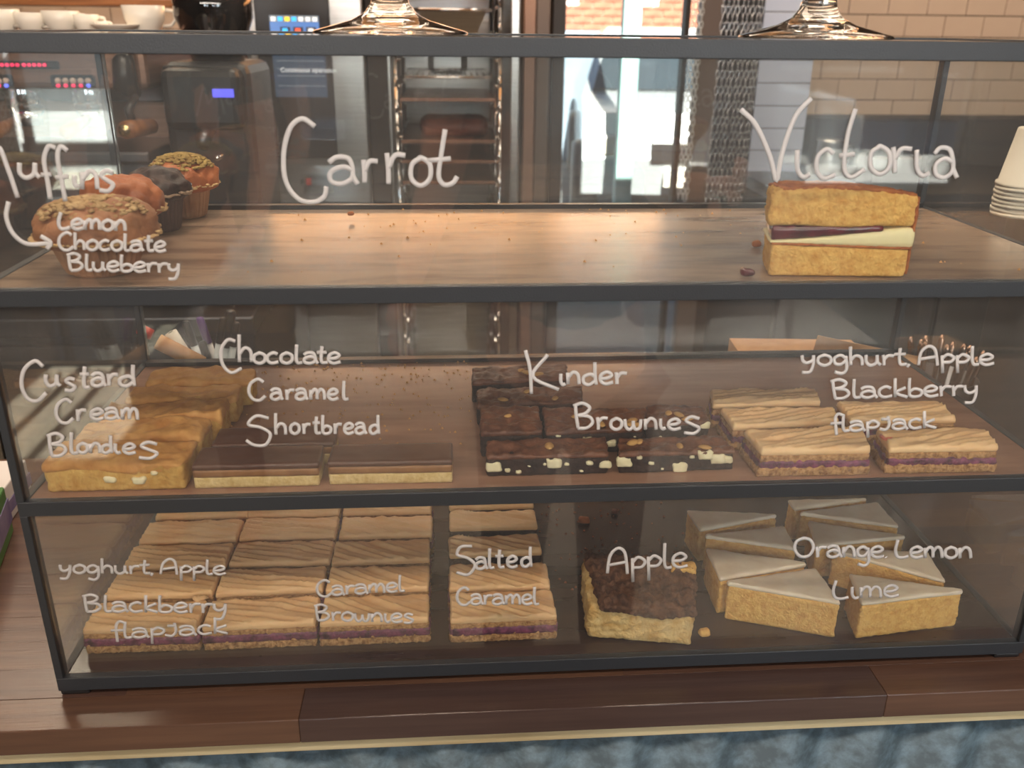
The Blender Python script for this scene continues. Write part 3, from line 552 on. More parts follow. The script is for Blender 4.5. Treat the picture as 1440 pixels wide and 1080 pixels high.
# muffins
M_case = mat('muffin_paper_case', srgb(178, 134, 100), .7, 0, srgb(150, 106, 76), 40)
M_casech = mat('dark_muffin_paper_case', srgb(84, 62, 56), .6)
M_lip = mat('ragged_cake_edge', srgb(214, 178, 128), .8)
def muffin(x, y, R, Hc, capH, m, seed, label, top=None, dark=False, tilt=0, skirt=1.0):
    root = thing('muffin', label, 'muffin', (x, y, F2), seed, 'muffins in the top tier'); root.rotation_euler = (tilt * .5, tilt, seed)
    rb, rt = R * .58, R * .76
    prof = [(.0005, .0006), (rb * .9, .0), (rb, .002), ((rb + rt) / 2, Hc / 2), (rt, Hc), (rt + .001, Hc + .004), (rt - .001, Hc + .004)]
    MB().lathe(prof, n=96, wob=lambda q, i: 1 + (.028 if 1 < i else 0) * math.cos(32 * q)).build('paper_case', M_casech if dark else M_case, root, False)
    V = []; Ff = []; n = 56; rows = 22
    for i in range(rows + 1):
        t = i / rows
        for k in range(n):
            q = 2 * math.pi * k / n
            if t < .28: s = t / .28; r = rt * .9 + (R - rt * .9) * math.sin(s * math.pi / 2); z = Hc - .001 + .006 * s - .003 * math.sin(s * math.pi)
            else: s = (t - .28) / .72; r = R * math.cos(s * math.pi / 2) ** .8; z = Hc + .005 + capH * math.sin(s * math.pi / 2) ** .95
            p = Vector((r * math.cos(q), r * math.sin(q), z)); nn = p * 1
            d = .0034 * noise.noise(p * 38 + Vector((seed * 9, 0, 0))) + .0026 * noise.noise(p * 110 + Vector((seed * 9, 0, 0))) + .0007 * noise.noise(p * 330)
            k2 = 1 + d / max(R, .01) * 1.6; V.append(Vector((p.x * k2, p.y * k2, p.z + d * (1 if t > .3 else .5))))
    for i in range(rows):
        for k in range(n): Ff.append((i * n + k, i * n + (k + 1) % n, (i + 1) * n + (k + 1) % n, (i + 1) * n + k))
    Ff.append(tuple(rows * n + k for k in range(n)))
    raw('muffin_top', V, Ff, m, root, True)
    # ragged baked lip around the cap
    L_ = MB(); rr = random.Random(int(seed * 100))
    for k in range(70):
        q = 2 * math.pi * k / 70; ll = R * (1.0 + .03 * rr.random()); s = rr.uniform(.0016, .0034)
        mm = MB().lathe([(.0001, -.7), (.8, -.3), (.9, .3), (.0001, .8)], n=6).xf(Matrix.Translation((ll * math.cos(q), ll * math.sin(q), Hc + .0035 + rr.uniform(-.001, .0015))) @ Matrix.Rotation(q, 4, 'Z') @ Matrix.Diagonal((s * 1.1, s, s * .6, 1)))
        L_.add(mm.V, mm.F)
    tag(L_.build('ragged_rim', M_lip if not dark else mat('pale_chocolate_edge', srgb(178, 152, 128), .8), root, True), None, None, kind='stuff')
    if top:
        T = MB()
        for k in range(330):
            q = rr.uniform(0, 6.28); s0 = rr.random() ** .6 * .88; r = R * s0 * 1.0; tt = math.acos(min(1, s0 ** 1.25)); z = Hc + .005 + capH * math.sin(tt) ** .95; s = rr.uniform(.0014, .0032)
            mm = MB().lathe([(.0001, -.8), (.9, -.2), (.8, .4), (.0001, .8)], n=6).xf(Matrix.Translation((r * math.cos(q), r * math.sin(q), z + .0008)) @ Matrix.Rotation(q * 3, 4, 'Z') @ Matrix.Diagonal((s * 1.3, s, s * .7, 1)))
            T.add(mm.V, mm.F)
        tag(T.build('streusel_crumbs', top, root, True), None, None, kind='stuff')
    return root
M_m1 = mat('lemon_muffin_crust', srgb(178, 124, 86), .6, 0, srgb(150, 98, 66), 50, bump=.5, bscale=300)
M_m2 = mat('orange_brown_muffin_crust', srgb(190, 114, 66), .5, 0, srgb(164, 88, 50), 40, bump=.4, bscale=300)
M_m3 = mat('chocolate_muffin_crust', srgb(70, 44, 36), .5, 0, srgb(38, 25, 24), 60, bump=.8, bscale=200)
M_str = mat('pale_streusel', srgb(206, 176, 130), .8, 0, srgb(160, 124, 80), 80); M_str2 = mat('olive_gold_streusel', srgb(176, 148, 84), .8, 0, srgb(142, 112, 60), 80)
muffin(-.3440, .0520, .0420, .0240, .0240, M_m1, .3, 'large lemon muffin with pale streusel at the front of the muffins', M_str)
muffin(-.3540, .1330, .0340, .0270, .0240, M_m2, 1.2, 'smooth orange brown muffin behind the front streusel muffin')
muffin(-.3430, .1965, .0280, .0300, .0200, M_m3, 2.1, 'dark chocolate muffin between the smooth one and the hindmost', None, True)
muffin(-.3370, .2575, .0310, .0270, .0250, M_m2, 3.4, 'hindmost muffin with golden streusel crown', M_str2)
# crumbs
def crumbs(lab, z, n, x0, x1, y0, y1, m, seed, smin=.0005, smax=.0016, bias=None):
    rr = random.Random(seed); T = MB()
    for _ in range(n):
        x, y = rr.uniform(x0, x1), y0 + (y1 - y0) * (rr.random() ** (bias or 1)); s = rr.uniform(smin, smax)
        T.add([(x - s, y, z), (x + s * .6, y - s, z), (x + s, y + s * .7, z), (x - s * .3, y + s, z), (x, y, z + s * 1.3)], [(0, 1, 4), (1, 2, 4), (2, 3, 4), (3, 0, 4), (0, 3, 2, 1)])
    tag(T.build('crumbs', m), lab, 'crumbs', kind='stuff')
M_crumb = mat('golden_crumb', srgb(216, 160, 100), .8)
crumbs('scattered golden crumbs on the shelf of the top tier', F2, 90, -.25, .38, .02, .285, M_crumb, 1, bias=.6)
crumbs('scattered golden crumbs on the empty middle of the middle shelf', F1, 230, -.30, -.07, .06, .29, M_crumb, 2, bias=.6)
crumbs('scattered brown crumbs on the shelf of the bottom tier', F0, 120, .0, .16, .10, .29, mat('brown_crumb', srgb(150, 84, 50), .8), 3)
def nugget(name, px, py, z, s, m, lab, cat='crumb', seed=1):
    p = at(px, py, z=z); Vv, Ff = slab_mesh(rect(-s, s, -s * .8, s * .8), 0, s * 1.3, r=s * .6, step=s * .35, amp=s * .5, fq=.6 / s, seed=seed)
    o = raw(name, Vv, Ff, m, None, True); o.location = p; tag(o, lab, cat); return o
nugget('cake_crumb', 1063, 347, F2, .0038, M_crust, 'orange brown cake crumb left of the sponge slice in the top tier')
nugget('jam_blob', 1050, 388, F2, .0048, M_jam, 'small red jam blob on the top shelf left of the sponge slice', 'jam')
nugget('cake_crumb', 493, 303, F2 + .004, .003, M_crust, 'small brown crumb lying on the rear rail of the top tier')
nugget('cake_crumb', 822, 735, F0, .0058, mat('rust_crumb', srgb(150, 84, 46), .8), 'rust brown crumb on the empty bottom shelf behind the apple cake', seed=4)
nugget('cake_crumb', 863, 722, F0, .0042, mat('dark_rust_crumb', srgb(96, 50, 36), .8), 'dark red crumb on the bottom shelf, right of the larger rust one', seed=6)
nugget('cake_crumb', 990, 893, F0, .0048, M_sponge, 'yellow cake crumb beside the lower right corner of the apple cake', seed=8)
# ------------------------------------------------------------------ glass cake stands on top of the case
M_glass = mat('clear_glass', (.98, .96, .93), .02, trans=1, ior=1.45)
def stand(x, y, lab):
    prof = [(.0001, .003), (.02, .003), (.040, .0015), (.056, .0), (.0575, .001), (.056, .0022), (.042, .0060), (.029, .0095), (.019, .0145), (.014, .021), (.0125, .028), (.0145, .031), (.0145, .034), (.0120, .037), (.0115, .060), (.016, .085), (.030, .094), (.15, .100), (.152, .104), (.148, .106), (.0001, .104)]
    t = thing('cake_stand', lab, 'cake stand', (x, y, 3 * H + R_))
    MB().lathe(prof[:13], n=64).build('foot', M_glass, t, True)
    MB().lathe([(.0001, .0341)] + prof[13:], n=64).build('stem_and_plate', M_glass, t, True)
stand(at(550, 50, Y=.10).x, .10, 'clear glass cake stand on top of the case, left, foot and stem in view')
stand(at(1146, 50, Y=.10).x, .10, 'clear glass cake stand on top of the case, right, foot and stem in view')
# ------------------------------------------------------------------ room
FL = -.93; CE = 1.68; XL, XR = -3.2, 3.4; YF, YB = -4.6, 2.9
def struct(o): o['kind'] = 'structure'; return o
M_floor = mat('pale_floor', srgb(160, 146, 124), .6, 0, srgb(148, 134, 114), 3)
M_ceil = mat('off_white_ceiling', srgb(196, 186, 176), .9)
M_tile = mat('cream_glazed_tile', srgb(206, 180, 158), .16, 0, srgb(198, 170, 148), 2); M_tileb = mat('bluish_white_tile', srgb(190, 196, 214), .16)
struct(boxo('floor', M_floor, XL, XR, YF, YB, FL - .1, FL)); struct(boxo('ceiling', M_ceil, XL, XR, YF, YB, CE, CE + .1))
struct(boxo('wall_left', M_dustwall, XL - .1, XL, YF, YB, FL, CE)); struct(boxo('wall_right', M_dustwall, XR, XR + .1, YF, YB, FL, CE))
YT = YB - .012
# back wall with a doorway, x from dx0 to dx1
pl = at(776, 30, Y=YB); pr = at(1012, 30, Y=YB); dx0, dx1 = pl.x, pr.x
wb_ = struct(MB().box(XL, dx0, YB, YB + .12, FL, CE).box(dx1, XR, YB, YB + .12, FL, CE).box(dx0, dx1, YB, YB + .12, 1.25, CE).build('wall_back', M_grout))
xt = at(1100, 100, Y=YT).x; tw, th = .152, .0762
cnt = 0
tm = {}
def tile_mesh(w_, m):
    k = (round(w_, 4), m.name)
    if k not in tm: 
        o = MB().box(0, w_ - .003, 0, .010, 0, th - .003, .0012); me = bpy.data.meshes.new('tile'); me.from_pydata([tuple(v) for v in o.V], [], o.F); me.materials.append(m); tm[k] = me
    return tm[k]
z0r = at(1300, 51.5, Y=YT).z - 6 * th
for r_ in range(9):
    z = z0r + r_ * th; off = (r_ % 2) * tw / 2; x = xt
    while x < 2.95:
        w_ = tw if not (x == xt and off) else tw / 2
        o = link('tile', tile_mesh(w_, M_tile), None, wb_); o.location = (x, YT - rs.random() * .0006, z); x += w_
for r_ in range(5):   # tiles above the coffee machine, left of the oven
    z = z0r + (5 + r_) * th; x = -1.95 + (r_ % 2) * tw / 2
    while x < -.62:
        o = link('tile', tile_mesh(tw, M_tile if r_ > 1 else M_tile), None, wb_); o.location = (x, YT - rs.random() * .0006, z); x += tw
# tiled reveal pillar right of the door
pil = struct(boxo('trim_1', M_grout, at(1064, 100, Y=YT - .3).x, xt - .004, YT - .3, YB, FL, CE))
for r_ in range(10):
    z = z0r - th + r_ * th; p0, p1 = at(1064, 100, Y=YT - .31).x + .004, xt - .006
    o = MB().box(0, p1 - p0, 0, .008, 0, th - .003, .0012).build('tile', M_tileb, pil); o.location = (p0, YT - .308, z)
# door 1: glazed door frame in the doorway, with the outside beyond
M_doorf = mat('grey_painted_frame', srgb(120, 104, 96), .5); M_doord = mat('dark_door_frame', srgb(52, 46, 44), .5)
d1 = thing('door_1', None, None, (0, 0, 0)); del_keys = [d1.pop(k, None) for k in ('label', 'category')]; d1['kind'] = 'structure'
xw0, xw1 = at(795, 30, Y=YB - .02).x, at(962, 30, Y=YB - .02).x
boxo('door_stile', M_doord, dx0, xw0, YB - .04, YB + .02, FL, 1.25, d1, bev=.003); boxo('door_stile', M_doorf, xw1 + .06, dx1, YB - .04, YB + .02, FL, 1.25, d1, bev=.003)
boxo('door_stile', M_doord, xw1, xw1 + .018, YB - .04, YB + .02, FL, 1.25, d1, bev=.003)
boxo('door_stile', M_doorf, dx0 - .06, dx0 - .012, YB - .05, YB - .002, FL, 1.3, d1, bev=.003); boxo('door_stile', mat('pink_brown_trim', srgb(170, 134, 118), .5), dx0 - .105, dx0 - .064, YB - .05, YB - .002, FL, 1.3, d1, bev=.003)
boxo('door_pane', M_win, xw0, xw1, YB - .012, YB - .006, FL + .12, 1.2, d1)
boxo('kick_panel', M_doord, xw0, xw1, YB - .03, YB, FL, FL + .12, d1)
# metal chain fly screens: strands of links
def chain(x, y, z0, z1, link_h, lw, m, name, parent):
    T = MB(); z = z1; i = 0
    while z > z0:
        pts = []
        for k in range(9):
            q = 2 * math.pi * k / 8; a, b = math.cos(q) * lw, math.sin(q) * link_h * .62
            pts.append((x + (a if i % 2 == 0 else a * .35), y + (0 if i % 2 == 0 else a), z + b))
        T.tube(pts, lw * .26, 5, cap=False); z -= link_h; i += 1
    return T.build(name, m, parent, True)
M_chain = mat('aluminium_chain', (.62, .63, .65), .25, 1)
cc = thing('chain_curtain', 'bunched metal chain fly curtain hanging right of the bright doorway', 'chain curtain', (at(1040, 100, Y=2.35).x, 2.35, 1.2))
for j, px in enumerate((1013, 1020, 1027, 1033, 1041, 1047, 1054, 1061, 1066)):
    p = at(px, 60, Y=2.35 + .015 * (j % 3)); o = chain(p.x - cc.location.x, p.y - cc.location.y, -1.3, -.15, .024, .0062, M_chain, 'chain_strand', cc)
boxo('curtain_rail', M_steel, -.10, .10, -.02, .05, -.15, -.12, cc, bev=.003)
boxo('backing_strip', M_matte, -.05, .085, .07, .075, -1.3, -.15, cc)
c2 = thing('chain_curtain', 'single bright chain strand hanging in the daylight of the doorway', 'chain curtain', (at(976, 100, Y=2.75).x, 2.75, 1.2))
for j, px in enumerate((971, 977.5, 984)):
    p = at(px, 60, Y=2.75); chain(p.x - c2.location.x, 0, -1.3, .0, .021, .0085 if j == 1 else .006, mat('pale_plastic_chain', (.85, .86, .86), .4), 'chain_strand', c2)
boxo('curtain_rail', M_steel, -.08, .08, -.02, .03, -.0, .03, c2, bev=.003)
# outside behind: brick wall, yard
M_brick = mat('orange_brick', srgb(150, 100, 78), .9, 0, srgb(124, 80, 62), 12); M_mort = mat('pale_mortar', srgb(150, 136, 124), .95)
yard = struct(boxo('trim_2', mat('yard_concrete', srgb(120, 120, 120), .9, 0, srgb(104, 104, 104), 3), -3, 6, YB + .12, 11, FL - .1, FL - .01))
bw = thing('brick_wall', 'sunlit orange brick yard wall seen through the back door glass', 'wall')
boxo('mortar_bed', M_mort, .3, 4.6, 10.02, 10.2, FL, 2.4, bw); boxo('rendered_plinth', mat('pale_blue_render', srgb(136, 150, 166), .9, 0, srgb(120, 136, 150), 3), .3, 4.6, 9.96, 10.02, FL, at(880, 44, Y=10).z, bw)
bmsh = None
for r_ in range(8):
    z = at(880, 44, Y=10).z + .01 + r_ * .075; x = 1.0 + (r_ % 2) * .1125
    while x < 3.4:
        if bmsh is None: o = MB().box(0, .215, 0, .03, 0, .065, .003).build('brick', M_brick, bw); bmsh = o.data
        else: o = link('brick', bmsh, None, bw)
        o.location = (x, 9.99 - rs.random() * .004, z); x += .225
pp = at(890, 30, Y=5.2)
pst = boxo('post', mat('pale_green_post', srgb(150, 186, 182), .6), pp.x - .055, pp.x + .055, 5.2, 5.3, FL, 2.0, None, bev=.01); tag(pst, 'pale green painted post standing in the yard behind the door glass', 'post')
# ------------------------------------------------------------------ back counter with machine
bcn = thing('back_counter', 'dark back counter carrying the coffee machine and grinder', 'counter', (-1.1, 1.5, FL))
boxo('worktop', M_darksteel, -.95, .62, -.38, .36, .86, .90, bcn, bev=.004)
for i, (a, b) in enumerate(((-.93, -.42), (-.41, .08), (.09, .60))):
    d = boxo('cupboard_door', M_steel if i == 1 else M_matte, a, b, -.375, -.355, .08, .84, bcn, bev=.003); boxo('door_handle', M_copper, a + .05, b - .05, -.395, -.375, .76, .775, d, bev=.002)
boxo('carcass', M_matte, -.94, .61, -.354, .34, .0, .86, bcn)
YM = 1.20
def ax(px, py=120, Y=YM): return at(px, py, Y=Y).x
def az(py, px=100, Y=YM): return at(px, py, Y=Y).z
ma = thing('espresso_machine', 'wide warm steel espresso machine with red and blue lit button panels', 'espresso machine', (0, YM, 0))
xr = ax(206, 100); zt_ = az(43, 60) - .004; zb = az(126)
boxo('upper_body', M_copper, -1.75, xr, 0, .42, zb, zt_, ma, bev=.012)
boxo('group_bay', M_copper, -1.75, xr + .002, .17, .42, az(214), zb, ma, bev=.004)
boxo('drip_tray', M_darksteel, -1.75, xr + .002, -.06, .40, az(225), az(207), ma, bev=.006)
boxo('base', M_darksteel, -1.75, xr + .002, .0, .40, .0, az(226), ma, bev=.006)
boxo('bay_shadow_panel', M_darksteel, -1.75, xr - .004, .12, .169, az(150), zb, ma, bev=.003)
MLr = mat('red_indicator', (.5, .02, .05), .4, emit=(1, .03, .12), estr=1.2); MLb = mat('blue_indicator', (.1, .12, .6), .4, emit=(.12, .16, 1), estr=1.5); MLg = mat('green_indicator', (.02, .3, .05), .4, emit=(.1, .8, .2), estr=.4); M_button = mat('lit_push_button', srgb(220, 196, 180), .3)
s1 = boxo('status_strip', M_black, ax(-60), ax(84, 92), -.006, 0, az(97, 60), az(85.5, 60), ma, bev=.002)
def disc(name, px, py, rad, m, par, y=-.010, dep=.005):
    p = at(px, py, Y=YM); o = MB().lathe([(.0001, 0), (rad, 0), (rad, .6), (rad * .8, 1), (.0001, 1)], n=12).xf(Matrix.Translation((p.x, y + .003, p.z)) @ Matrix.Rotation(math.pi / 2, 4, 'X') @ Matrix.Diagonal((1, 1, dep, 1))).build(name, m, par, True); return o
for i in range(12): disc('red_light', -16 + i * 7.2 + (2 if i > 6 else 0), 91, .0032, MLr, s1)
for px0 in (78, -37):
    s2 = boxo('button_panel', M_black, ax(px0 - 4), ax(px0 + 58), -.006, 0, az(122), az(105), ma, bev=.004)
    for i in range(5):
        disc('push_button', px0 + 6 + i * 10.6, 113.5, .0056, M_button, s2); disc('indicator_light', px0 + 6.5 + i * 10.6, 120, .0036, MLb if i == 4 else MLr, s2)
for gx in (15, 112):   # group heads
    p = at(gx, 140, Y=YM); g = MB().lathe([(.0001, -.04), (.034, -.04), (.036, -.03), (.036, .0), (.03, .02), (.0001, .02)], p.x, .06, 28, cz=p.z + .02).build('group_head', M_chrome, ma, True)
    MB().lathe([(.0001, -.03), (.026, -.03), (.032, -.002), (.0001, 0)], p.x, .06, 20, cz=p.z - .022).build('portafilter_basket', M_chrome, g, True)
    MB().tube([(p.x, .04, p.z - .035), (p.x + .004, -.03, p.z - .042), (p.x + .006, -.10, p.z - .05)], [.007, .010, .013], 12).build('portafilter_handle', M_wood, g, True)
# steam wand with wooden knob and black valve
p = at(186, 182, Y=YM - .06); kb = MB().tube([(p.x + .018, .0, p.z), (p.x + .0, -.05, p.z + .001), (p.x - .008, -.075, p.z)], [.014, .017, .016], 18).build('wooden_lever', M_wood, ma, True)
MB().lathe([(.0001, 0), (.011, 0), (.011, 1), (.0001, 1)], n=16).xf(Matrix.Translation((p.x - .008, -.077, p.z)) @ Matrix.Rotation(math.pi / 2, 4, 'X') @ Matrix.Diagonal((1, 1, .003, 1))).build('brass_cap', mat('brass', (.8, .6, .3), .25, 1), kb, True)
p = at(182, 95, Y=YM); MB().tube([(p.x, -.002, p.z + .03), (p.x, -.03, p.z + .01), (p.x - .002, -.03, p.z - .03), (p.x + .004, -.01, p.z - .05)], [.012, .02, .022, .014], 14).build('steam_tap', M_black, ma, True)
a, b = at(192, 135, Y=YM - .03), at(186, 172, Y=YM - .05); MB().tube([(a.x, -.03, a.z), ((a.x + b.x) / 2 - .008, -.05, (a.z + b.z) / 2), (b.x, -.05, b.z)], [.006, .008, .008], 10).build('lever_arm', M_black, ma, True)
p = at(38, 180, Y=YM - .04); MB().tube([(p.x - .02, -.02, az(130)), (p.x - .015, -.05, az(150)), (p.x, -.06, az(190))], .004, 8).build('steam_wand', M_chrome, ma, True)
# cups on the machine
cupz = zt_
cups = [(2, 32, .030, 'first'), (20, 31, .024, 'b'), (44, 32, .034, 'c'), (73, 33, .034, 'd'), (103, 33, .038, 'e'), (128, 34, .022, 'f'), (210, 34, .040, 'wide')]
def cup(px, d, R, h, lab, tip=False):
    p = at(px, 40, Y=YM + d); t = thing('cup', lab, 'cup', (p.x, YM + d, cupz), rs.uniform(-.6, .6), 'cups warming on the espresso machine')
    MB().lathe([(.0001, .001), (R * .62, 0), (R * .7, .004), (R * .92, h * .5), (R, h), (R - .003, h), (R * .86, h * .5), (R * .6, .007), (.0001, .006)], n=36).build('bowl', M_ceramic, t, True)
    MB().tube([(R * .9, 0, h * .85), (R * 1.35, 0, h * .8), (R * 1.42, 0, h * .5), (R * 1.2, 0, h * .28), (R * .8, 0, h * .25)], .0035, 8).build('handle', M_ceramic, t, True)
nmz = ['leftmost white cup on the coffee machine, cut by the frame edge', 'low white cup second from the left on the coffee machine', 'ribbed white cup third from the left on the coffee machine', 'small white cup fourth from the left on the coffee machine', 'tiny white cup beside the gap on the coffee machine']
for (px, R, h), lab in zip(((6, .034, .042), (46, .033, .036), (88, .036, .040), (122, .026, .034), (143, .014, .022)), nmz): cup(px, .20, R, h, lab)
cup(205, .20, .042, .052, 'large white cup at the right end of the coffee machine')
p = at(172, 40, Y=YM + .2); sv = MB().lathe([(.0001, .004), (.02, 0), (.026, .001), (.046, .014), (.047, .016), (.024, .006), (.0001, .006)], n=36).build('saucer', M_ceramic, None, True); sv.location = (p.x, YM + .16, cupz); tag(sv, 'white saucer leaning low beside the large cup on the coffee machine', 'saucer')
# shelf with cups high above
YS = 2.55
pz = at(100, 7, Y=YS).z; sh = thing('wall_shelf', 'wooden shelf on the tiled wall at the top left edge', 'shelf', (0, YS, pz)); sx0, sx1 = -2.3, at(288, 5, Y=YS).x
boxo('board', M_wood, sx0, sx1, 0, .24, -.002, .020, sh, bev=.002); boxo('bracket', M_darksteel, sx1 - .06, sx1 - .04, .02, .33, -.03, -.002, sh)
for i, px in enumerate((150, 192, 226)):
    p = at(px, 0, Y=YS + .1); o = MB().lathe([(.0001, .001), (.03, 0), (.034, .005), (.044, .05), (.041, .05), (.03, .008), (.0001, .007)], n=30).build('bowl', M_ceramic, None, True); o.location = (p.x, YS + .1, pz + .020); tag(o, 'white bowl on the wooden wall shelf, %s of three' % ['leftmost', 'middle', 'rightmost'][i], 'bowl', 'bowls on the wall shelf')
# grinder
YG = 1.22
gr = thing('coffee_grinder', 'tall black coffee grinder with a glowing blue display', 'coffee grinder', (0, YG, 0))
gx0, gx1 = at(236, 200, Y=YG).x, at(352, 150, Y=YG).x; gc = (gx0 + gx1) / 2
gz = lambda py, px=300: at(px, py, Y=YG).z
MB().box(gc - .085, gc + .085, 0, .24, 0, gz(88), .02).build('body', M_black, gr)
MB().box(gc - .07, gc + .075, -.05, .02, gz(180), gz(95), .015).build('head', M_black, gr)
boxo('display', mat('blue_display', (.1, .1, .4), .3, emit=(.10, .10, .95), estr=.9), at(308, 128, Y=YG).x, at(337, 128, Y=YG).x, -.054, -.050, gz(134), gz(122.5), gr, bev=.001)
MB().tube([(gc, -.03, gz(180)), (gc, -.06, gz(200))], [.02, .012], 14).build('spout', M_darksteel, gr, True)
MB().tube([(gc - .03, -.09, gz(214)), (gc - .03, -.0, gz(214))], .005, 8).tube([(gc + .03, -.09, gz(214)), (gc + .03, -.0, gz(214))], .005, 8).build('portafilter_fork', M_chrome, gr, True)
hx = at(300, 30, Y=YG + .1).x
M_hop = glass_pane('smoked_hopper', (.30, .24, .22), .02)
MB().lathe([(.05, -.04), (.055, 0), (.075, .05), (.078, .13), (.075, .13), (.072, .05), (.05, 0), (.045, -.04)], hx, .11, 40, cz=gz(88) + .03).build('bean_hopper', M_hop, gr, True)
MB().lathe([(.0001, .13), (.079, .13), (.079, .142), (.07, .15), (.0001, .15)], hx, .11, 40, cz=gz(88) + .03).build('hopper_lid', M_black, gr, True)
tag(MB().lathe([(.0001, 0), (.044, 0), (.06, .03), (.066, .07), (.0001, .08)], hx, .11, 30, cz=gz(88) + .032).build('coffee_beans', mat('coffee_beans', srgb(60, 36, 24), .4, 0, srgb(30, 18, 12), 160, bump=1, bscale=160), gr, True), None, None, kind='stuff')
# ------------------------------------------------------------------ combi oven with touch panel and rack
YO = 1.95
ov = thing('combi_oven', 'tall stainless combi oven with touch screen panel and open cooking chamber', 'oven', (0, YO, 0))
ox = lambda px, py=60: at(px, py, Y=YO).x; oz = lambda py, px=430: at(px, py, Y=YO).z
OT = .74; x0, x1, x2, x3 = ox(349), ox(512), ox(548), ox(716)
boxo('control_column', M_steel, x0, x1, 0, .7, FL, OT, ov, bev=.006)
boxo('chrome_edge_strip', M_chrome, x0 - .012, x0 - .001, -.006, .02, FL, OT, ov, bev=.003)
boxo('door_seal_post', M_matte, x1 + .002, x2 - .01, .02, .7, FL, OT, ov, bev=.004)
boxo('chamber_back', M_steel, x2 - .01, x3 + .02, .66, .70, FL, OT, ov)
boxo('chamber_side', M_steel, x3 + .004, x3 + .03, .0, .66, FL, OT, ov, bev=.004); boxo('chamber_side', M_steel, x2 - .012, x2 - .004, .03, .66, FL, OT, ov)
boxo('top_cover', M_steel, x0, x3 + .03, .0, .70, OT, OT + .03, ov, bev=.004)
pn = boxo('control_panel', M_black, ox(362), ox(466), -.012, 0, oz(222), OT - .05, ov, bev=.003)
def onp(name, m, a, b, c, d, parent, dep=.002): return boxo(name, m, ox(a), ox(b), -.012 - dep, -.012, oz(d), oz(c), parent)
sc1 = onp('screen', mat('screen_blue', (.04, .09, .22), .2, emit=(.10, .19, .42), estr=.8), 383, 451, 22, 64, pn)
onp('screen_bar', mat('screen_grey', (.1, .12, .14), .2, emit=(.22, .26, .28), estr=.5), 383, 451, 22, 31, sc1, .003)
icm = {n: mat('icon_' + n, c, .3, emit=c, estr=.9) for n, c in dict(white=(.6, .62, .62), blue=(.05, .4, .9), yellow=(.85, .6, .05), red=(.8, .1, .05), dark=(.03, .03, .04)).items()}
for i, n in enumerate(('white', 'blue', 'yellow', 'blue', 'white', 'white', 'white')):
    onp('icon', icm[n], 385 + i * 9.6, 391.5 + i * 9.6, 24, 30, sc1, .004)
for i, n in enumerate(('blue', 'red', 'white')): onp('icon_tile', icm['dark'], 397 + i * 18, 411 + i * 18, 38, 50, sc1, .004); onp('icon', icm[n], 400 + i * 18, 407 + i * 18, 40, 47, sc1, .005)
sc2 = onp('menu_screen', mat('menu_blue', (.02, .03, .05), .2, emit=(.035, .05, .075), estr=.8), 383, 457, 66, 136, pn)
for y in (85, 96, 106, 120): onp('menu_line', mat('menu_line', (.2, .22, .25), .3, emit=(.25, .28, .3), estr=.4), 388, 455, y, y + .8, sc2, .003)
def flat_text(s, px0, py, h, m, parent, Y, dy, name='lettering', label=None):
    cu = bpy.data.curves.new(name, 'FONT'); cu.body = s; cu.size = h; cu.extrude = .0004; o = bpy.data.objects.new(name, cu); C.objects.link(o)
    bpy.context.view_layer.update(); dg = bpy.context.evaluated_depsgraph_get(); me = bpy.data.meshes.new_from_object(o.evaluated_get(dg)); bpy.data.objects.remove(o)
    p = at(px0, py, Y=Y); o = link(name, me, m, parent); o.rotation_euler = (math.pi / 2, 0, 0); o.location = Vector((p.x, p.y, p.z)) - parent_world(parent) + Vector((0, dy, 0)); return o
def parent_world(p):
    v = Vector((0, 0, 0))
    while p is not None: v = v + p.location; p = p.parent
    return v
flat_text('Continuous operation', 396, 101, .0165, mat('screen_text', (.7, .72, .74), .4, emit=(.6, .62, .64), estr=.7), sc2, YO, -.016)
stk = onp('sticker', M_paper, 413, 456, 246, 272, ov, -.0118 + .0015); stk.location.y += .012
boxo('sticker_mark', mat('sticker_red', srgb(190, 60, 50), .6), ox(416), ox(424), -.0035, -.0015, oz(260), oz(250), ov)
flat_text('P', 423, 260, .022, mat('sticker_black', (.05, .05, .05), .6), ov, YO, -.004)
# chamber: lateral racks, wire shelf; trays are things
for s, px in ((0, 553), (1, 705)):
    rk = MB(); xx = ox(px)
    for dy in (.04, .30, .58): rk.tube([(xx, dy, FL + .1), (xx, dy, OT - .05)], .006, 8)
    for i in range(21):
        z = FL + .2 + i * .068
        for q in (-1, 1): pass
        rk.tube([(xx + (.010 if s == 0 else -.010), .03, z), (xx + (.010 if s == 0 else -.010), .6, z)], .0042, 6)
        rk.tube([(xx, .02, z + .034), (xx + (.006 if s == 0 else -.006), .012, z + .017), (xx, .02, z)], .004, 6)
    rk.build('lateral_rack', M_chrome, ov, True)
boxo('fan_cover', M_steel, ox(596, 80) + .0, ox(664, 80), .61, .66, oz(118), oz(60), ov, bev=.02)
tx0, tx1 = ox(566, 100), ox(692, 100)
wsz = oz(107)
gsh = thing('wire_shelf', 'chrome wire grid shelf in the oven chamber above the brown trays', 'oven shelf', (0, YO + .05, wsz)); T = MB()
for i in range(15): T.tube([(tx0 + (tx1 - tx0) * i / 14, 0, 0), (tx0 + (tx1 - tx0) * i / 14, .5, 0)], .0022, 6)
for y in (0, .5): T.tube([(tx0 - .01, y, -.003), (tx1 + .01, y, -.003)], .0035, 6)
T.build('wire_grid', M_chrome, gsh, True)
M_tray = mat('browned_baking_tray', srgb(134, 100, 82), .4, .6, srgb(110, 82, 68), 8)
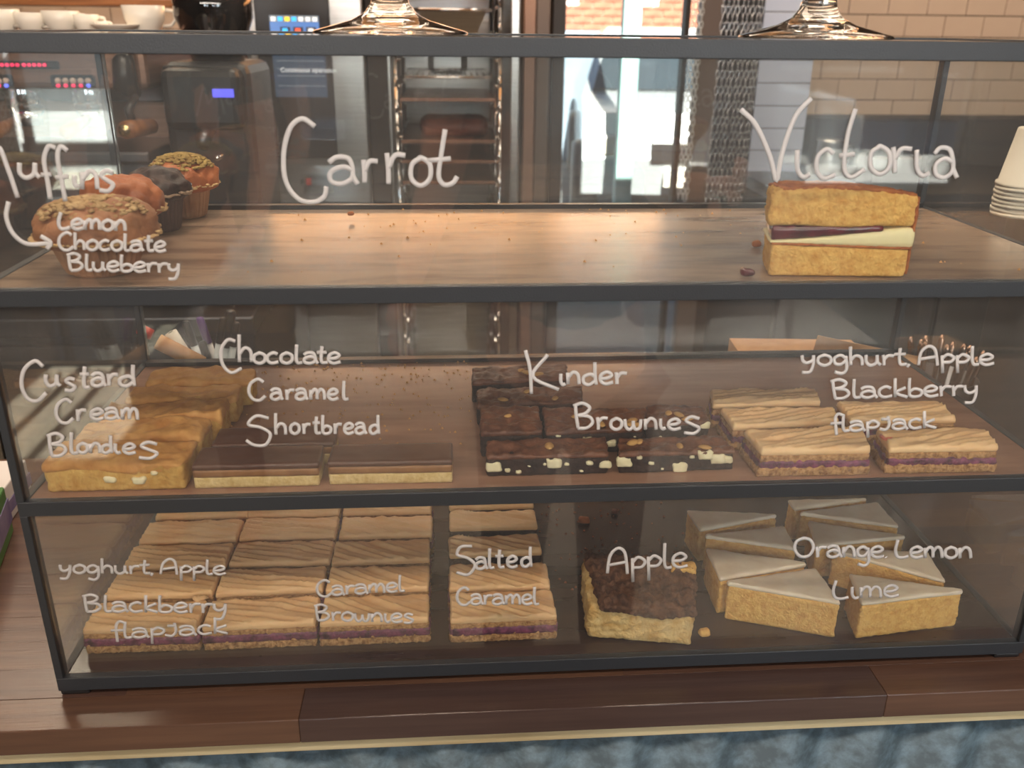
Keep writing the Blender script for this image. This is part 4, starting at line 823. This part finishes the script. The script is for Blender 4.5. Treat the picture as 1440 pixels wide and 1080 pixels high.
for i, (py, lab) in enumerate(((143, 'upper brown baking tray in the oven chamber'), (203, 'second brown baking tray down in the oven chamber'), (232, 'third brown baking tray down in the oven chamber'), (262, 'lowest brown baking tray in view in the oven chamber'))):
    t = thing('baking_tray', lab, 'baking tray', (0, YO + .03, oz(py)), 0, 'baking trays in the oven')
    boxo('tray_base', M_tray, tx0 - .012, tx1 + .012, 0, .52, 0, .004, t, bev=.001); boxo('front_lip', M_tray, tx0 - .012, tx1 + .012, -.003, .002, 0, .009, t, bev=.001)
# deep pan high in the chamber
pan = thing('steel_pan', 'deep steel gastronorm pan at the top of the oven chamber', 'pan', (0, YO + .02, oz(48)))
a0, a1 = ox(588), ox(684); pzt = oz(11) - oz(48)
Vp = []; 
for (ix, iy, z) in ((0, 0, pzt), (.03, .03, 0)):
    Vp += [(a0 + ix, iy, z), (a1 - ix, iy, z), (a1 - ix, .4 - iy, z), (a0 + ix, .4 - iy, z)]
Fp = [(4, 5, 6, 7)] + [(i, (i + 1) % 4, 4 + (i + 1) % 4, 4 + i) for i in range(4)]
o = raw('pan_shell', Vp, Fp, M_steel, pan); md = o.modifiers.new('t', 'SOLIDIFY'); md.thickness = .003
MB().tube([(a0 - .012, -.01, pzt), (a1 + .012, -.01, pzt), (a1 + .012, .41, pzt), (a0 - .012, .41, pzt), (a0 - .012, -.01, pzt)], .005, 8).build('pan_rim', M_chrome, pan, True)
# roast food glow on a tray
fd = thing('baked_loaf', 'dark browned loaf on the second oven tray', 'loaf', (ox(640, 180), YO + .12, oz(203) + .0075))
slab('loaf_body', rect(-.10, .10, 0, .16), 0, .05, mat('dark_loaf', srgb(112, 54, 36), .6, 0, srgb(70, 34, 26), 20), fd, r=.022, step=.008, amp=.003, fq=40, big=.004)
# ------------------------------------------------------------------ right: worktop with kit below the tiles
rc = thing('side_counter', 'dark side worktop with a splash shelf below the tiled wall', 'counter', (0, 2.2, FL))
sx0 = at(1100, 170, Y=2.2).x
boxo('worktop', M_darksteel, sx0, 2.9, -.1, .66, .93, .97, rc, bev=.004); boxo('carcass', M_matte, sx0 + .02, 2.9, -.06, .66, 0, .93, rc)
boxo('splash_shelf', M_matte, sx0, 2.9, .5, .66, .97, at(1300, 166, Y=2.72).z - FL, rc, bev=.003)
for i in range(3): d = boxo('cupboard_door', M_darksteel, sx0 + .03 + i * .55, sx0 + .56 + i * .55, -.08, -.062, .1, .9, rc, bev=.003); boxo('door_handle', M_steel, sx0 + .1 + i * .55, sx0 + .48 + i * .55, -.1, -.08, .8, .815, d, bev=.002)
# knock-out box / small kit on it
def P(px, py, Y): return at(px, py, Y=Y)
mg = thing('metal_jug', 'small steel milk jug on the dark side worktop behind the sponge slice', 'jug', (P(1168, 200, 2.5).x, 2.5, FL + .97))
MB().lathe([(.0001, 0), (.05, 0), (.055, .02), (.045, .08), (.042, .11), (.046, .12), (.043, .12), (.04, .10), (.05, .02), (.0001, .006)], n=36).build('jug_body', M_steel, mg, True)
MB().tube([(.045, 0, .10), (.08, 0, .095), (.085, 0, .06), (.055, 0, .03)], .005, 8).build('handle', M_steel, mg, True)
tp = thing('tamper', 'wooden handled coffee tamper with round end on the side worktop', 'tamper', (P(1283, 181, 2.3).x, 2.3, FL + .97))
MB().lathe([(.0001, 0), (.029, 0), (.029, .012), (.012, .02), (.012, .04), (.018, .06), (.02, .08), (.012, .095), (.0001, .098)], n=28).build('tamper_body', M_wood, tp, True)
kb = thing('knock_box', 'steel box with an angled front on the dark side worktop', 'box', (P(1262, 215, 2.2).x, 2.16, FL + .97))
MB().prism([(-.09, 0), (.09, 0), (.08, .14), (-.08, .14)], 0, .10).build('box_body', M_steel, kb); MB().tube([(-.085, .07, .10), (.085, .07, .10)], .012, 10).build('knock_bar', M_black, kb, True)
eq = thing('black_cabinet', 'low black equipment box standing on the counter right of the case', 'cabinet', (.0, .0, -.006))
e0, e1 = .60, .95
ez = at(1430, 302, Y=.36).z
boxo('cabinet_body', M_matte, e0, e1, .28, .44, .004, ez, eq, bev=.004); boxo('cabinet_top', M_darksteel, e0 - .004, e1 + .004, .276, .444, ez, ez + .006, eq, bev=.002)
boxo('rubber_feet', M_black, e0 + .02, e1 - .02, .29, .43, 0, .004, eq)
# stack of paper cups
q0 = at(1422, 190, Y=.36); zc0 = ez; ztop = at(1425, 180, Y=.36).z
cs = None; ncup = 8; dzc = (ztop - zc0 - .0627) / (ncup - 1)
for i in range(ncup):
    t = thing('paper_cup', 'white upturned paper cup in the tall stack, %s' % (['bottommost', 'second from the bottom', 'third from the bottom', 'fourth from the bottom', 'fourth from the top', 'third from the top', 'second from the top', 'topmost'][i]), 'paper cup', (q0.x + .030, .36, zc0 + .0627 + i * dzc), 0, 'stack of paper cups'); t.rotation_euler = (math.pi + (.02 if i % 2 else -.01), 0, 0)
    MB().lathe([(a_ * .75, b_ * .7) for a_, b_ in [(.0001, .004), (.026, 0), (.027, .002), (.0385, .084), (.0415, .085), (.0415, .0895), (.0375, .0885), (.0255, .006), (.0001, .006)]], n=36).build('cup_wall', M_paper, t, True)
# cutlery pot
pc = at(1318, 505, Y=.36); M_cut = mat('coppery_steel', srgb(150, 120, 104), .25, 1); cp = thing('cutlery_pot', 'round dark pot full of upright steel cutlery beyond the right glass', 'pot', (.505, .36, -.006))
MB().lathe([(.0001, 0), (.040, 0), (.044, .01), (.046, .13), (.043, .13), (.041, .012), (.0001, .01)], n=36).build('pot_wall', M_darksteel, cp, True)
for i in range(14):
    q = i * 2.4; rr_ = .034 * math.sqrt((i + .5) / 14); lean = Vector((math.cos(q) * .16 + .03, math.sin(q) * .12, 1)).normalized()
    t = thing('fork', 'steel cutlery handle standing in the dark pot beyond the right glass', 'cutlery', (.505 + rr_ * .6 * math.cos(q), .36 + rr_ * .6 * math.sin(q), .006), 0, 'cutlery in the pot')
    Ln = .150 + .02 * ((i * 7) % 5) / 4
    MB().tube([lean * (Ln * s) for s in (0, .3, .6, .85, .96, 1)], [.003, .0022, .0025, .0036, .004, .002], 8).build('handle', M_cut, t, True)
# kraft box behind the right of the middle tier
kx = thing('kraft_box', 'open kraft paper cake box with a raised flap behind the middle tier', 'box', (.36, .355, -.006), -.08)
boxo('box_body', M_kraft, -.10, .055, -.015, .075, 0, .155, kx, bev=.001)
p1, p2, p3 = at(1147, 468, Y=.37), at(1262, 490, Y=.37), at(1138, 492, Y=.37)
rz_ = Matrix.Rotation(.08, 3, 'Z')
def loc(p): v = rz_ @ (p - Vector((.36, .355, -.006))); return v
l1, l2 = loc(p1), loc(p2); 
Vv = [(l1.x - .008, .0, .15), (l2.x + .02, .0, .15), (l2.x + .02, .004, l2.z - .004), (l1.x, .004, l1.z)]; Vv += [(a, b + .0015, c) for a, b, c in Vv]
raw('box_flap', Vv, [(0, 1, 2, 3), (7, 6, 5, 4), (0, 4, 5, 1), (1, 5, 6, 2), (2, 6, 7, 3), (3, 7, 4, 0)], M_kraft, kx)
# pen pot left
ppx = at(285, 500, Y=.375).x
po = thing('pen_pot', 'clear plastic pot holding pens behind the left of the middle tier', 'pot', (ppx, .375, -.006))
MB().box(-.055, .055, -.03, .03, 0, .11, .004).build('pot_body', mat('grey_plastic', srgb(150, 140, 130), .5), po)
def penobj(x0p, y0p, x1p, y1p, Y, r, mb_, mc, capfrac, lab, cat='pen'):
    a, b = at(x0p, y0p, Y=Y), at(x1p, y1p, Y=Y); d = (a - b); bb = b - d.normalized() * .05; t = thing('pen', lab, cat, bb, 0, 'pens in the pot behind the case')
    v = a - bb; MB().tube([v * 0, v * .02, v * (1 - capfrac)], [r * .6, r, r], 12).build('barrel', mb_, t, True)
    MB().tube([v * (1 - capfrac), v * .97, v], [r * 1.12, r * 1.05, r * .7], 12).build('cap', mc, t, True)
M_silver = mat('silver_pen_barrel', (.72, .76, .78), .35, .15); M_purple = mat('purple_cap', srgb(96, 50, 130), .4); M_white = mat('white_plastic', srgb(210, 206, 204), .4)
penobj(260, 451, 279, 502, .37, .0042, M_silver, M_black, .32, 'silver pen with black cap leaning left in the pen pot')
penobj(280, 446, 300, 502, .375, .0042, M_white, M_purple, .32, 'white pen with purple cap in the pen pot')
penobj(314, 446, 306, 500, .37, .0042, M_silver, M_black, .32, 'silver pen with black cap, left of the tallest marker')
penobj(325, 436, 316, 500, .375, .0058, M_silver, M_black, .42, 'tallest black capped marker in the pen pot')
penobj(333, 453, 326, 500, .372, .0040, M_silver, M_black, .32, 'short silver pen with black cap, rightmost in the pot')
penobj(284, 480, 291, 505, .365, .0042, M_black, M_black, .3, 'short black pen low in the pen pot')
def roll(x0p, y0p, x1p, y1p, Y, r, m, lab):
    a, b = at(x0p, y0p, Y=Y), at(x1p, y1p, Y=Y); t = thing('paper_roll', lab, 'paper roll', b, 0, 'rolls beside the pens'); v = a - b
    MB().tube([v * 0, v * .5, v], r, 20).build('rolled_paper', m, t, True); MB().tube([v * .99, v * 1.004], r * .45, 14).build('hollow_end', M_matte, t, True)
roll(222, 480, 285, 512, .352, .0088, M_kraft, 'kraft paper roll lying beside the pens'); roll(240, 467, 268, 510, .362, .0068, M_paper, 'pale rolled paper standing behind the kraft roll')
rt_ = at(214, 471, Y=.355); rd = MB().lathe([(.0001, 0), (.006, 0), (.0065, .012), (.005, .016), (.0001, .017)], n=16).xf(Matrix.Rotation(-1.1, 4, 'Y')).build('red_cap', mat('red_plastic', srgb(200, 60, 50), .4), None, True); rd.location = rt_; tag(rd, 'small red bottle cap left of the kraft roll behind the case', 'cap')
# snack packet left of the case
sp = thing('snack_box', 'green and purple printed snack box on the counter at the left edge', 'box', (-.625, .185, -.006), .25)
M_green = mat('green_print', srgb(70, 120, 60), .5); M_prp = mat('purple_print', srgb(96, 88, 132), .5, 0, srgb(140, 130, 160), 60, stretch=(8, .3, .3))
boxo('carton', M_green, -.06, .075, -.09, .07, 0, .055, sp, bev=.002); boxo('printed_band', M_prp, -.061, .076, -.0915, .071, .014, .040, sp)
boxo('pink_wrapper', mat('pink_wrapper', srgb(196, 150, 136), .5), -.05, .070, -.08, .06, .055, .063, sp, bev=.003)
sp2 = thing('snack_box', 'white topped snack box standing behind the green one at the left edge', 'box', (-.62, .33, -.006), .1)
boxo('carton', M_white, -.12, .035, -.05, .03, .0, .042, sp2, bev=.002); boxo('printed_band', M_prp, -.121, .036, -.051, .031, .010, .024, sp2)
# customer fill and warm strip lamp added out of view, then the ceiling lamps
pr_ = thing('added_fill_lamp', 'unseen fill light added over the customer area, in a long housing', 'lamp', (0, -2.7, 1.27)); boxo('fill_lamp_housing', M_black, -2.3, 2.3, -.12, .12, 0, .03, pr_, bev=.004)  # housing made up to go with the added customer-side fill
for x in (-1.8, 0, 1.8): MB().tube([(x, 0, .03), (x, 0, .41)], .004, 6).build('hanger', M_darksteel, pr_)
hl = thing('added_warm_lamp', 'unseen warm lamp added for its orange reflection on the top shelf', 'lamp', (-.12, 1.72, .66))  # added out of view to put an orange reflection on the top shelf
boxo('lamp_housing', M_steel, -.75, .55, -.07, .07, .02, .08, hl, bev=.004); boxo('lamp_tube', mat('warm_lamp_glow', (1, .6, .3), .5, emit=(1.0, .40, .11), estr=2.0), -.72, .52, -.045, .045, 0, .018, hl, bev=.004)
for x in (-.6, .4): MB().tube([(x, 0, .08), (x, 0, 1.02)], .004, 6).build('hanger', M_darksteel, hl)
for (cx_, cy_, sx_, nm_) in ((-.15, .35, 1.3, 'long warm ceiling light above the cake case'), (-.6, 1.9, 2.2, 'long warm ceiling light above the oven'), (1.6, 1.6, 1.2, 'short warm ceiling light above the side worktop')):
    t = thing('ceiling_lamp', nm_, 'lamp', (cx_, cy_, 1.66)); boxo('fitting', M_ceramic, -sx_ / 2, sx_ / 2, -.15, .15, -.02, .02, t, bev=.004)
# ------------------------------------------------------------------ customer side: shopfront
M_dw = mat('dark_shopfront_wall', srgb(74, 66, 62), .8); XW = YF
wf = MB(); zs, zh = FL + .02, 1.35
openings = [(-1.92, -1.28, FL + 1.25, 1.35), (-.95, -.62, FL + .8, 1.35), (.62, 1.50, FL + .65, 1.35), (2.0, 3.0, FL + .55, 1.35)]
x = XL
for a, b, c, d in openings:
    wf.box(x, a, XW - .1, XW, FL, CE); wf.box(a, b, XW - .1, XW, FL, c); wf.box(a, b, XW - .1, XW, d, CE); x = b
wf.box(x, XR, XW - .1, XW, FL, CE); struct(wf.build('wall_front', M_dw))
for i, (a, b, c, d) in enumerate(openings):
    wdw = thing('window_%d' % (i + 1), None, None); [wdw.pop(k, None) for k in ('label', 'category')]; wdw['kind'] = 'structure'
    f = MB().box(a, a + .04, XW - .08, XW - .02, c, d).box(b - .04, b, XW - .08, XW - .02, c, d).box(a, b, XW - .08, XW - .02, c, c + .04).box(a, b, XW - .08, XW - .02, d - .04, d)
    for mm_ in ([.28, .52] if i == 0 else []): f.box(a + (b - a) * mm_ - .02, a + (b - a) * mm_ + .02, XW - .08, XW - .02, c, d)
    f.build('window_frame', M_doord, wdw); boxo('window_pane', M_win, a + .04, b - .04, XW - .052, XW - .046, c + .04, d - .04, wdw)
struct(boxo('trim_3', mat('street_paving', srgb(214, 214, 214), .9), -9, 9, -16, XW - .1, FL - .12, FL - .02))
fs = thing('street_facade', 'brick shop fronts across the street reflected in the case glass', 'building', (0, -15, FL - .02))
boxo('facade_wall', mat('facade_brick', srgb(150, 108, 88), .9, 0, srgb(120, 84, 70), 2), -9, 9, -.3, 0, 0, 4.2, fs)
for i in range(5): wq = boxo('facade_window', mat('facade_glass', (.12, .15, .18), .1), -8 + i * 3.4, -6 + i * 3.4, 0, .04, .9, 2.6, fs); boxo('window_sill', M_ceramic, -8.1 + i * 3.4, -5.9 + i * 3.4, .0, .1, .8, .9, wq)
aw = thing('sunblocker', 'added unseen dark awning over the entrance outside, shading the glass', 'sunblocker', (1.15, XW - .1, 1.5))  # added out of view to keep direct sun out of all windows but the first
boxo('sunblocker_sheet', M_doord, -2.2, 2.4, -2.5, 0, 0, .03, aw, bev=.003)
for i in range(4): MB().tube([(-2.1 + i * 1.45, 0, -.25), (-2.1 + i * 1.45, -2.4, 0)], .012, 6).build('sunblocker_arm', M_darksteel, aw)
# silver car parked outside
car = thing('car', 'silver grey car parked outside the shopfront, seen as a reflection', 'car', (1.5, -8.2, FL), .15)
prof = [(-2.1, .35), (-2.15, .75), (-1.9, .95), (-1.1, 1.02), (-.5, 1.42), (.7, 1.45), (1.4, 1.0), (2.05, .9), (2.15, .6), (2.1, .35)]
V = []; n = len(prof)
for y, s in ((-.82, .94), (-.75, 1), (.75, 1), (.82, .94)): V += [(x, y * (1 if z < 1.03 else .82), .35 + (z - .35) * s) for x, z in prof]
Ff = [tuple(range(n)), tuple(range(4 * n - 1, 3 * n - 1, -1))]
for k in range(3):
    for i in range(n): Ff.append((k * n + i, (k + 1) * n + i, (k + 1) * n + (i + 1) % n, k * n + (i + 1) % n))
M_car = mat('silver_car_paint', (.6, .63, .66), .25, .5, coat=.6); raw('car_body', V, Ff, M_car, car)
M_cg = mat('car_window', (.03, .04, .05), .05)
for y in (-.84, .84): raw('side_window', [(-.95, y * .86, 1.03), (-.45, y * .80, 1.36), (.65, y * .80, 1.38), (1.15, y * .86, 1.03)], [(0, 1, 2, 3)], M_cg, car)
raw('windscreen', [(.74, -.60, 1.41), (.74, .60, 1.41), (1.42, .74, 1.02), (1.42, -.74, 1.02), (.70, -.60, 1.38), (.70, .60, 1.38), (1.38, .74, .99), (1.38, -.74, .99)], [(0, 1, 2, 3), (7, 6, 5, 4), (0, 4, 5, 1), (1, 5, 6, 2), (2, 6, 7, 3), (3, 7, 4, 0)], M_cg, car)
for y in (-.6, .6): boxo('headlight', M_ceramic, 2.08, 2.16, y - .16, y + .16, .62, .76, car, bev=.02)
boxo('grille', M_black, 2.12, 2.17, -.35, .35, .58, .72, car, bev=.01)
boxo('number_plate_blank', M_ceramic, 2.13, 2.19, -.25, .25, .42, .52, car)
for x in (-1.35, 1.35):
    for y in (-.78, .78):
        MB().lathe([(.0001, -.1), (.30, -.1), (.32, -.05), (.32, .05), (.30, .1), (.0001, .1)], n=28).xf(Matrix.Translation((x, y, .32)) @ Matrix.Rotation(math.pi / 2, 4, 'X')).build('wheel', M_black, car, True)
yc = copy_tree(car); yc.location = (at(975, 60, Y=7.0).x, 7.7, FL); yc.rotation_euler = (0, 0, -math.pi / 2 - .12); yc['label'] = 'pale silver car parked in the yard behind the glazed back door'
# ------------------------------------------------------------------ people on the customer side (mirrored in the panes)
M_skin = mat('skin', srgb(206, 150, 128), .5, sub=.1); M_shirt = mat('charcoal_t_shirt', srgb(44, 42, 46), .85, bump=.2, bscale=300); M_jean = mat('dark_trousers', srgb(40, 44, 56), .9); M_hair = mat('brown_hair', srgb(58, 42, 34), .6)
def skin(name, joints, edges, m, parent, sub=2, root=0):
    me = bpy.data.meshes.new(name); me.from_pydata([j[0] for j in joints], edges, []); o = link(name, me, m, parent)
    md = o.modifiers.new('skin', 'SKIN'); lay = me.skin_vertices[0].data if me.skin_vertices else None
    if lay is None:
        bm = bmesh.new(); bm.from_mesh(me); bm.verts.layers.skin.verify(); bm.to_mesh(me); bm.free(); lay = me.skin_vertices[0].data
    for i, j in enumerate(joints):
        r = j[1]; lay[i].radius = r if isinstance(r, tuple) else (r, r); lay[i].use_root = (i == root)
    md.use_smooth_shade = True; s = o.modifiers.new('sub', 'SUBSURF'); s.levels = sub; s.render_levels = sub
    dg = bpy.context.evaluated_depsgraph_get(); bpy.context.view_layer.update(); me2 = bpy.data.meshes.new_from_object(o.evaluated_get(dg)); o.modifiers.clear(); o.data = me2; bpy.data.meshes.remove(me)
    me2.polygons.foreach_set('use_smooth', [True] * len(me2.polygons)); return o
def person(label, base, sh, scale, Larm, Rarm, hairm=M_hair, shirt=M_shirt):
    """Larm/Rarm: shoulder, elbow, wrist, knuckle direction in world coordinates; base: hip centre"""
    root = thing('person', label, 'person', (base[0], base[1], FL)); B = Vector((base[0], base[1], FL)); cx_, cy_ = 0, 0
    hz, zs_ = .90 * scale, sh[2] - FL; nx_ = sh[0] - base[0]
    L = [Vector(p) - B for p in Larm]; R = [Vector(p) - B for p in Rarm]
    J = [((0, 0, hz), (.15, .10)), ((0, 0, hz + .18), (.135, .095)), ((nx_ * .6, 0, zs_ - .16), (.16, .105)), ((nx_, 0, zs_ - .02), (.12, .085)), ((nx_, .01, zs_ + .06), .055), ((nx_, .02, zs_ + .12), .052),
         (tuple(L[0]), .062), (tuple(L[1]), .042), (tuple(L[2]), .028), (tuple(R[0]), .062), (tuple(R[1]), .042), (tuple(R[2]), .028),
         ((-.09, 0, hz - .10), .095), ((-.10, .03, .48 * scale), .062), ((-.11, 0, .08), .040), ((-.11, .12, .035), .035),
         ((.09, 0, hz - .10), .095), ((.10, .03, .48 * scale), .062), ((.11, 0, .08), .040), ((.11, .12, .035), .035)]
    Ed = [(0, 1), (1, 2), (2, 3), (3, 4), (4, 5), (3, 6), (6, 7), (7, 8), (3, 9), (9, 10), (10, 11), (0, 12), (12, 13), (13, 14), (14, 15), (0, 16), (16, 17), (17, 18), (18, 19)]
    skin('body', J, Ed, M_skin, root)
    # clothes: slightly larger copies of torso with sleeves and of the legs
    k = 1.10
    JT = [((0, 0, hz - .03), (.165, .115)), ((0, 0, hz + .18), (.15, .108)), ((nx_ * .6, 0, zs_ - .16), (.175, .118)), ((nx_, 0, zs_ - .02), (.128, .095)),
          (tuple(L[0]), .076), (tuple(L[0].lerp(L[1], .62)), .066), (tuple(R[0]), .076), (tuple(R[0].lerp(R[1], .62)), .066)]
    skin('t_shirt', JT, [(0, 1), (1, 2), (2, 3), (3, 4), (4, 5), (3, 6), (6, 7)], shirt, root)
    JL = [((0, 0, hz), (.162, .112)), ((-.09, 0, hz - .10), .108), ((-.10, .03, .48 * scale), .075), ((-.11, 0, .10), .060), ((.09, 0, hz - .10), .108), ((.10, .03, .48 * scale), .075), ((.11, 0, .10), .060)]
    skin('trousers', JL, [(0, 1), (1, 2), (2, 3), (0, 4), (4, 5), (5, 6)], M_jean, root)
    # head with face
    V = []; Fh = []; n, mrows = 32, 24; hc = Vector((nx_, .04, zs_ + .235))
    for i in range(mrows + 1):
        th_ = math.pi * i / mrows
        for kk in range(n):
            ph = 2 * math.pi * kk / n; x, y, z = math.sin(th_) * math.cos(ph), math.sin(th_) * math.sin(ph), math.cos(th_)
            r = Vector((x * .075, y * .095, z * .115))
            if z < -.1: r.x *= 1 - .35 * (-z - .1); r.y *= 1 - .12 * (-z - .1)
            f = max(0, y)
            nose = math.exp(-((x / .16) ** 2) - (((z + .12) / .22) ** 2)) * f ** 3 * .022
            eyes = -math.exp(-(((abs(x) - .38) / .16) ** 2) - (((z - .05) / .12) ** 2)) * f * .010
            brow = math.exp(-((x / .6) ** 2) - (((z - .22) / .1) ** 2)) * f ** 2 * .004; lips = math.exp(-((x / .25) ** 2) - (((z + .50) / .06) ** 2)) * f ** 3 * .006
            chin = math.exp(-((x / .3) ** 2) - (((z + .85) / .15) ** 2)) * f * .010
            r.y += nose + eyes + brow + lips + chin; V.append(hc + r)
    for i in range(mrows):
        for kk in range(n): Fh.append((i * n + kk, (i + 1) * n + kk, (i + 1) * n + (kk + 1) % n, i * n + (kk + 1) % n))
    hd = raw('head', V, Fh, M_skin, root, True)
    for s in (-1, 1):
        MB().lathe([(.0001, -.010), (.008, -.007), (.0115, 0), (.008, .007), (.0001, .010)], n=14).xf(Matrix.Translation(hc + Vector((s * .028, .080, .008)))).build('eye', mat('eyeball', (.8, .8, .78), .2), hd, True)
        MB().lathe([(.0001, -.03), (.012, -.02), (.016, .008), (.010, .026), (.0001, .03)], n=12).xf(Matrix.Translation(hc + Vector((s * .074, -.004, 0))) @ Matrix.Diagonal((.45, 1, 1, 1))).build('ear', M_skin, hd, True)
    Vh = []; Fv = []
    for i in range(13):
        th_ = math.pi * .62 * i / 12
        for kk in range(n):
            ph = 2 * math.pi * kk / n; x, y, z = math.sin(th_) * math.cos(ph), math.sin(th_) * math.sin(ph), math.cos(th_)
            if y > .2 and z < .45: z = .45 + (z - .45) * .15; 
            g = 1.09 + .03 * noise.noise(Vector((x * 9, y * 9, z * 3))); Vh.append(hc + Vector((x * .078 * g, y * .098 * g, z * .120 * g)))
    for i in range(12):
        for kk in range(n): Fv.append((i * n + kk, (i + 1) * n + kk, (i + 1) * n + (kk + 1) % n, i * n + (kk + 1) % n))
    raw('hair', Vh, Fv, hairm, root, True)
    # hands: palm and five bent fingers
    for s, A in ((-1, L), (1, R)):
        wv, kd = A[2], A[3].normalized() if False else (Vector(A[3]) - Vector(A[2])).normalized()
        side = kd.cross(Vector((s * -1, .2, .3))).normalized(); nrm = side.cross(kd).normalized()
        palm = [(tuple(wv), (.026, .020)), (tuple(wv + kd * .045), (.034, .017)), (tuple(wv + kd * .080), (.036, .014))]
        skin('hand', palm, [(0, 1), (1, 2)], M_skin, root)
        for fi, (off_, ln) in enumerate(((-.028, .070), (-.010, .078), (.009, .074), (.026, .060))):
            b0 = wv + kd * .070 + side * off_; p1 = b0 + kd * ln * .42; p2 = p1 + (kd * .75 + nrm * .65).normalized() * ln * .34; p3 = p2 + (kd * .2 + nrm).normalized() * ln * .28
            skin('finger', [(tuple(b0), .0095), (tuple(p1), .0088), (tuple(p2), .0080), (tuple(p3), .0068)], [(0, 1), (1, 2), (2, 3)], M_skin, root, sub=1)
        b0 = wv + kd * .025 - side * .022; p1 = b0 - side * .028 + kd * .020 + nrm * .006; p2 = p1 + kd * .030 + nrm * .012
        skin('thumb', [(tuple(b0), .013), (tuple(p1), .011), (tuple(p2), .0085)], [(0, 1), (1, 2)], M_skin, root, sub=1)
    return root
person('person in charcoal t-shirt standing before the case with one arm hanging, mirrored in the glass', (.14, -1.02), (.14, -1.0, .50), .98,
       [(-.06, -1.0, .47), (-.105, -1.0, .24), (-.165, -.90, .085), (-.18, -.88, .0)], [(.34, -1.0, .47), (.30, -1.02, .23), (.345, -.84, .27), (.36, -.78, .285)])
person('second customer in black standing further back on the left, mirrored in the glass', (-.80, -1.75), (-.80, -1.75, .50), 1.0,
       [(-1.0, -1.75, .47), (-1.04, -1.76, .22), (-1.02, -1.70, -.02), (-1.01, -1.68, -.10)], [(-.60, -1.75, .47), (-.55, -1.76, .22), (-.56, -1.60, .06), (-.57, -1.54, .02)], M_hair, mat('black_t_shirt', srgb(30, 28, 32), .85))
